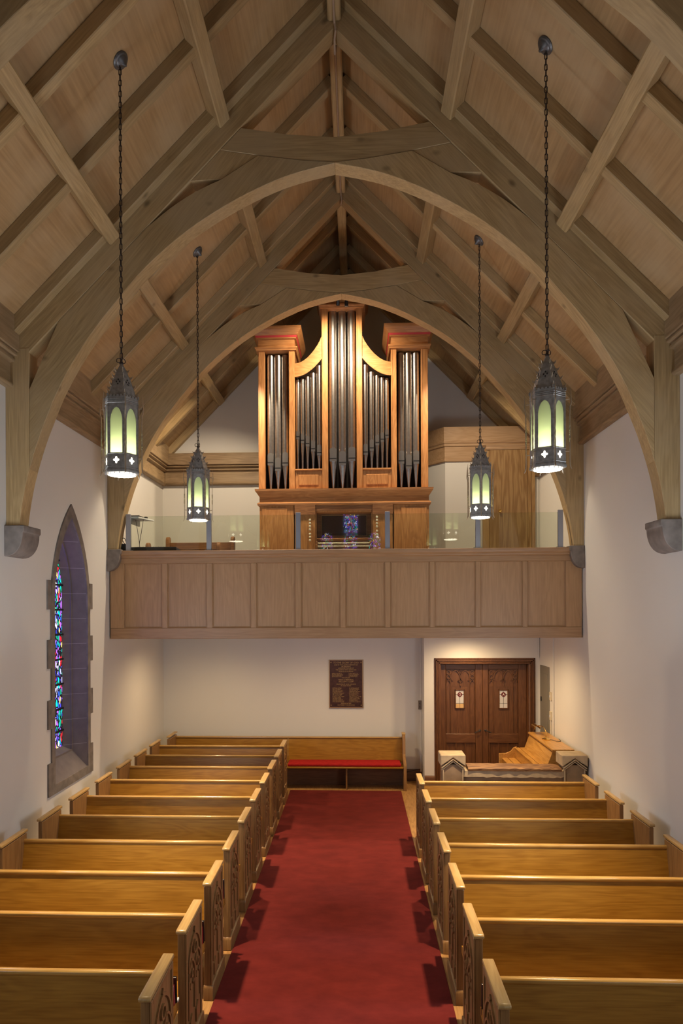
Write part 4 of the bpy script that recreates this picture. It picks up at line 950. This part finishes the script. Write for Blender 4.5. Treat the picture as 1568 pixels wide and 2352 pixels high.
# things on the walls near the door
ep = thing('electrical_panel', 'tall grey electrical panel on the right wall beside the double door', 'electrical panel', (XR, 12.24, .95)); eo = (XR, 12.24, .95)
part('panel_box', 'panelgrey', lambda b: b.box(XR-.02, XR, 11.97, 12.52, .95, 2.26), .003, ep, eo)
pd = part('panel_door', 'panelgrey', lambda b: b.box(XR-.028, XR-.018, 12.02, 12.45, 1.0, 2.13), .003, ep, eo)
part('panel_latch', 'black', lambda b: (b.box(XR-.040, XR-.028, 12.39, 12.42, 1.62, 1.70), b.box(XR-.040, XR-.028, 12.38, 12.43, 1.64, 1.66)), .002, pd, eo)
for (y, z0, z1, w_, nm, lb) in ((11.87, 1.70, 1.84, .08, 'switch_plate', 'cream switch plate on the right wall beside the grey panel'), (11.87, 1.36, 1.51, .09, 'wall_intercom', 'white wall box with a cord below the cream switch plate')):
    t = thing(nm, lb, 'switch' if 'switch' in nm else 'wall box', (XR, y, z0))
    b = MB((XR, y, z0)); b.box(XR-.025, XR, y-w_/2, y+w_/2, z0, z1); b.obj('plate', M['cream'], t, .004, loc=(0, 0, 0))
    b = MB((XR, y, z0)); b.box(XR-.034, XR-.024, y-.012, y+.012, z0+.05, z0+.09); b.obj('toggle', M['white'], t, .002, loc=(0, 0, 0))
b = MB((XR, 11.87, 1.36)); b.tube(catmull([(XR-.012, 11.87, 1.36), (XR-.012, 11.865, 1.2), (XR-.012, 11.87, 1.0), (XR-.012, 11.88, .3)]), .005, 6); b.obj('cord', M['cream'], t, loc=(0, 0, 0))
for (x, y, z0, z1, lb) in ((XR-.012, 11.70, 0, 2.86, 'thin painted pipe running down the right wall in front of the grey panel'), (XR-.02, 12.585, 2.38, 2.86, 'short painted pipe in the corner above the right side of the door frame'), (1.20, 12.98, .2, 2.86, 'thin painted pipe running up beside the corner left of the double door')):
    b = MB((x, y, z0)); b.lathe([(.010, z0), (.010, z1)], (x, y, 0), 10)
    tag(b.obj('conduit', M['wall']), lb, 'pipe')
t = thing('light_switch', 'dark switch plate on the thin pipe left of the double door', 'switch', (1.185, 12.94, 1.38))
b = MB(); b.box(-.035, .03, 0, .02, 0, .17); b.obj('plate', M['stone'], t, .003)
b = MB(); b.box(-.015, -.003, -.006, .0, .04, .07); b.box(-.015, -.003, -.006, .0, .10, .13); b.obj('toggle', M['black'], t)
b = MB((1.0, 12.9, .2)); b.tube(catmull([(.9, 13.05, .17), (1.0, 13.05, .19), (1.12, 13.0, .23), (1.19, 12.98, .25)]), .006, 6); tag(b.obj('floor_cable', M['cableblk']), 'black cable along the baseboard right of the rear bench', 'cable')

# ------------------------------------------------------------------ lanterns
def make_lantern(loc, rot, label, group, ztop):
    t = thing('hanging_lantern', label, 'lantern', loc, group, 0)
    R = .146
    hexp = lambda r, z, a0=0: [(r*math.cos(a0+rot+PI/3*k), r*math.sin(a0+rot+PI/3*k), z) for k in range(6)]
    def fr(k):   # frame of face k: centre direction, tangent
        a = rot+PI/3*k+PI/6; n_ = Vector((math.cos(a), math.sin(a), 0)); return n_, Vector((-n_.y, n_.x, 0))
    ap = R*math.cos(PI/6); hw = R*math.sin(PI/6)
    def plate(b, k, pts, d0, d1):    # pts in (tangent, z); extruded d0..d1 from the apothem
        n_, tv = fr(k); A = [b.v(*(n_*(ap+d0)+tv*u+Vector((0, 0, z)))) for u, z in pts]; B = [b.v(*(n_*(ap+d1)+tv*u+Vector((0, 0, z)))) for u, z in pts]
        b.bm.faces.new(A); b.bm.faces.new(B[::-1])
        for i in range(len(pts)): j = (i+1) % len(pts); b.bm.faces.new((A[j], A[i], B[i], B[j]))
    # bottom ring
    b = MB(); loops = [hexp(R+.004, .0), hexp(R+.008, .012), hexp(R+.004, .028), hexp(R-.002, .03), hexp(R-.02, .03), hexp(R-.02, 0)]
    b.loft(loops+[loops[0]])
    for k in range(18):
        a = 2*PI*k/18; b.lathe([(.003, -.012), (.0055, -.006), (.003, 0)], (.118*math.cos(a), .118*math.sin(a), .0), 6)
    b.obj('bottom_ring', M['metal'], t)
    b = MB(); b.lathe([(.114, -.008), (.118, .004), (.118, .01)], (0, 0, 0), 28); b.obj('lamp_diffuser', M['bulb'], t)
    # lower band with quatrefoils
    b = MB()
    for k in range(6): plate(b, k, [(-hw, .025), (hw, .025), (hw, .163), (-hw, .163)], -.004, 0)
    for z in (.028, .045, .155):
        lo = [hexp(R-.001, z-.004), hexp(R+.004, z), hexp(R-.001, z+.004)]; b.loft(lo)
    lb = b.obj('lower_band', M['metal'], t)
    b = MB()
    for k in range(6):
        pts = []
        for q in range(24):
            a = 2*PI*q/24; r_ = .009+.017*abs(math.cos(2*a))**1.2; pts.append((r_*math.cos(a), .100+r_*math.sin(a)*1.15))
        plate(b, k, pts, .0, .0015)
    b.obj('quatrefoil_openings', M['bulb2'], lb)
    # glazed faces with pointed heads
    gp = [(-.052, .163), (.052, .163), (.052, .44)]
    arcp = []
    for k in range(1, 8):
        u = .052*(1-(k/8)**1.6) ; arcp.append((u, .44+.105*math.sin(PI/2*k/8)**1.0))
    gp += arcp+[(0, .548)]+[(-u, z) for u, z in arcp[::-1]]+[(-.052, .44)]
    for k in range(6):
        b = MB(); n_, tv = fr(k); A = [(u, z) for u, z in gp]
        plate(b, k, A, -.010, -.007); b.obj('glass_pane', M['lglass'], t)
    b = MB()
    for k in range(6):
        # spandrels and jambs around the pointed head
        half_ = [(.052, .163), (hw, .163), (hw, .60), (0, .60), (0, .548)]+[(u, z) for u, z in arcp[::-1]]+[(.052, .44)]
        plate(b, k, half_, -.005, 0); plate(b, k, [(-u, z) for u, z in half_][::-1], -.005, 0)
    for z in (.585, .60, .615):
        b.loft([hexp(R-.001, z-.005), hexp(R+.006, z), hexp(R-.001, z+.005)])
    for k in range(6): plate(b, k, [(-hw, .598), (hw, .598), (hw, .64), (-hw, .64)], -.004, 0)
    for k in range(6):
        for q in (-.045, -.015, .015, .045): plate(b, k, [(q-.010, .638), (q+.010, .638), (q+.010, .652), (q-.010, .652)], -.004, .003)
        a = rot+PI/3*k; b.lathe([(.008, 0), (.008, .025), (.004, .03)], ((R+.0)*math.cos(a), (R+.0)*math.sin(a), .635), 6)
    b.obj('frame', M['metal'], t, ang=30)
    # roof
    b = MB(); prof = [(R*.93, .625), (R*.80, .70), (R*.56, .80), (R*.30, .89), (R*.13, .935), (R*.10, .95)]
    b.loft([hexp(r, z) for r, z in prof], caps=(True, True))
    rf = b.obj('roof', M['metal'], t, ang=20)
    b = MB()
    for k in range(6):
        a = rot+PI/3*k; dv = Vector((math.cos(a), math.sin(a), 0)); tv = Vector((-dv.y, dv.x, 0))
        for r_, z in ((R*.87, .67), (R*.70, .745), (R*.52, .82), (R*.34, .88)):
            P_ = [dv*(r_-.012)+Vector((0, 0, z-.02)), dv*(r_+.016)+Vector((0, 0, z-.004)), dv*(r_+.026)+Vector((0, 0, z+.022)), dv*(r_+.008)+Vector((0, 0, z+.010)), dv*(r_-.014)+Vector((0, 0, z+.018))]
            V0 = [b.v(*(p-tv*.0025)) for p in P_]; V1 = [b.v(*(p+tv*.0025)) for p in P_]
            b.bm.faces.new(V0); b.bm.faces.new(V1[::-1])
            for i in range(5): j = (i+1) % 5; b.bm.faces.new((V0[j], V0[i], V1[i], V1[j]))
    b.obj('crockets', M['brassy'], rf)
    b = MB()
    for k in range(6):
        n_, tv = fr(k)
        for u, z in ((-.014, .775), (.014, .775), (0, .795), (0, .755)):
            r_ = .93*R+(z-.625)*(-(.93-.56)*R/(.175)); r_ = r_*math.cos(PI/6)+.0035
            q = [(u-.007, z), (u, z-.010), (u+.007, z), (u, z+.010)]
            A = [b.v(*(n_*(r_-(zz-z)*.3)+tv*uu+Vector((0, 0, zz)))) for uu, zz in q]; B = [b.v(*(n_*(r_-.006-(zz-z)*.3)+tv*uu+Vector((0, 0, zz)))) for uu, zz in q]
            b.bm.faces.new(A); b.bm.faces.new(B[::-1])
            for i in range(4): j = (i+1) % 4; b.bm.faces.new((A[j], A[i], B[i], B[j]))
    b.obj('pierced_diamonds', M['blackp'], rf)
    # six twisted standards
    for k in range(6):
        a = rot+PI/3*k; d = Vector((math.cos(a), math.sin(a), 0)); tv = Vector((-d.y, d.x, 0)); b = MB()
        zs = [-.02, -.005, .02, .06, .12, .20, .215, .23, .245, .26, .275, .29, .305, .32, .335, .35, .42, .50, .515, .55, .60, .67]
        rr = [.195, .187, .180, .178]+[.178]*13+[.180, .188, .190, .188, .186]
        ws = [.002, .005, .006]+[.006]*16+[.006, .004, .001]
        loops = []
        for i, z in enumerate(zs):
            tw = (z-.20)/.15*2*PI if .2 <= z <= .35 else 0
            e1 = d*math.cos(tw)+tv*math.sin(tw); e2 = tv*math.cos(tw)-d*math.sin(tw); wv = ws[min(i, len(ws)-1)]; c_ = d*rr[min(i, len(rr)-1)]+Vector((0, 0, z))
            loops.append([tuple(c_+e1*wv*.55+e2*wv), tuple(c_+e1*wv*.55-e2*wv), tuple(c_-e1*wv*.55-e2*wv), tuple(c_-e1*wv*.55+e2*wv)])
        b.loft(loops, caps=(True, True))
        for z in (.13, .56): b.tube([d*.144+Vector((0, 0, z)), d*.178+Vector((0, 0, z))], .004, 6)
        b.obj('standard', M['brassy'], t, ang=50)
    # finial scrolls
    b = MB(); b.lathe([(.016, .945), (.018, .955), (.012, .965), (.008, .99), (.006, 1.0)], (0, 0, 0), 10)
    for k in range(3):
        a = rot+2*PI*k/3; d = Vector((math.cos(a), math.sin(a), 0))
        b.tube([d*(.024+.019*math.cos(q))+Vector((0, 0, .982+.019*math.sin(q))) for q in [2*PI*i/12 for i in range(12)]], .0035, 5, True)
    b.obj('finial', M['chain'], t)
    # chain
    zt = ztop-loc[2]; b = MB(); z = 1.0; i = 0; p_ = .047
    while z < zt-.06:
        c_ = Vector((0, 0, z+.02)); ax = Vector((1, 0, 0)) if i % 2 == 0 else Vector((0, 1, 0))
        pts = [c_+ax*.011*math.cos(a)+Vector((0, 0, (.017 if math.sin(a) > 0 else -.017)+.011*math.sin(a))) for a in [2*PI*(q+.5)/10 for q in range(10)]]
        b.tube(pts, .0038, 5, True); z += p_; i += 1
    b.tube([(0, 0, 1.0), (.002, .002, zt-.05)], .0028, 5)
    b.obj('chain', M['chain'], t)
    # ceiling canopy, tilted flat against the sloping boards
    s = -1 if loc[0] < C else 1
    b = MB(); b.lathe([(.075, 0), (.078, -.008), (.070, -.020), (.058, -.024), (.05, -.036), (.030, -.045), (.018, -.06), (.010, -.075)], (0, 0, 0), 24)
    o = b.obj('ceiling_canopy', M['canopy'], t); o.rotation_euler = (0, s*SL, 0); o.location = (0, 0, zt)
    # light
    lamp('POINT', 'lantern_inner_light', (0, 0, .165), P_GLASS, (1, .92, .72), None, .02, parent=t)
    L_ = lamp('SPOT', 'lantern_downlight', (0, 0, -.03), P_LANTERN, WARM, None, .07, spot=math.radians(66), blend=1, parent=t)
    return t
def ztop(x): return zl(9.87, x-C)
LX0, LX1 = C-1.885, C+1.885; ZB = 4.46
for (x, y, r_, lb) in ((LX0+.08, 5.80, -.36, 'near lantern on the left, hanging in front of the large arch'), (LX1-.07, 5.80, -.19, 'near lantern on the right, hanging in front of the large arch'),
                       (LX0+.03, 8.86, -.0, 'smaller far lantern on the left, hanging beyond the large arch'), (LX1-.08, 8.86, .06, 'smaller far lantern on the right, hanging beyond the large arch')):
    az = math.atan2(y, x)      # direction from the camera
    make_lantern((x, y, ZB), az+PI+r_+PI/6 if y < 8 else az+PI+r_+(0 if x > 0 else PI/6), 'green-glass hexagonal metal '+lb, 'hanging lanterns', ztop(x))

# downlights under the gallery
for x, y, lb in ((-2.6, 11.5, 'recessed downlight under the gallery near the left wall'), (-.5, 11.5, 'recessed downlight under the gallery above the plaque'), (1.95, 11.95, 'recessed downlight under the gallery above the double door'), (2.3, 10.9, 'recessed downlight under the gallery near the right wall')):
    t = thing('downlight', lb, 'downlight', (x, y, 2.87))
    b = MB(); b.lathe([(.06, 0), (.07, -.006), (.07, 0)], (0, 0, 0), 20); b.obj('trim_ring', M['white'], t)
    b = MB(); b.lathe([(.05, -.006), (.05, -.008)], (0, 0, 0), 20); b.obj('lens', M['downlight'], t)
    lamp('SPOT', 'downlight_beam', (0, 0, -.03), P_DOWN, (1, .70, .38), None, .05, spot=math.radians(165), blend=1, parent=t)
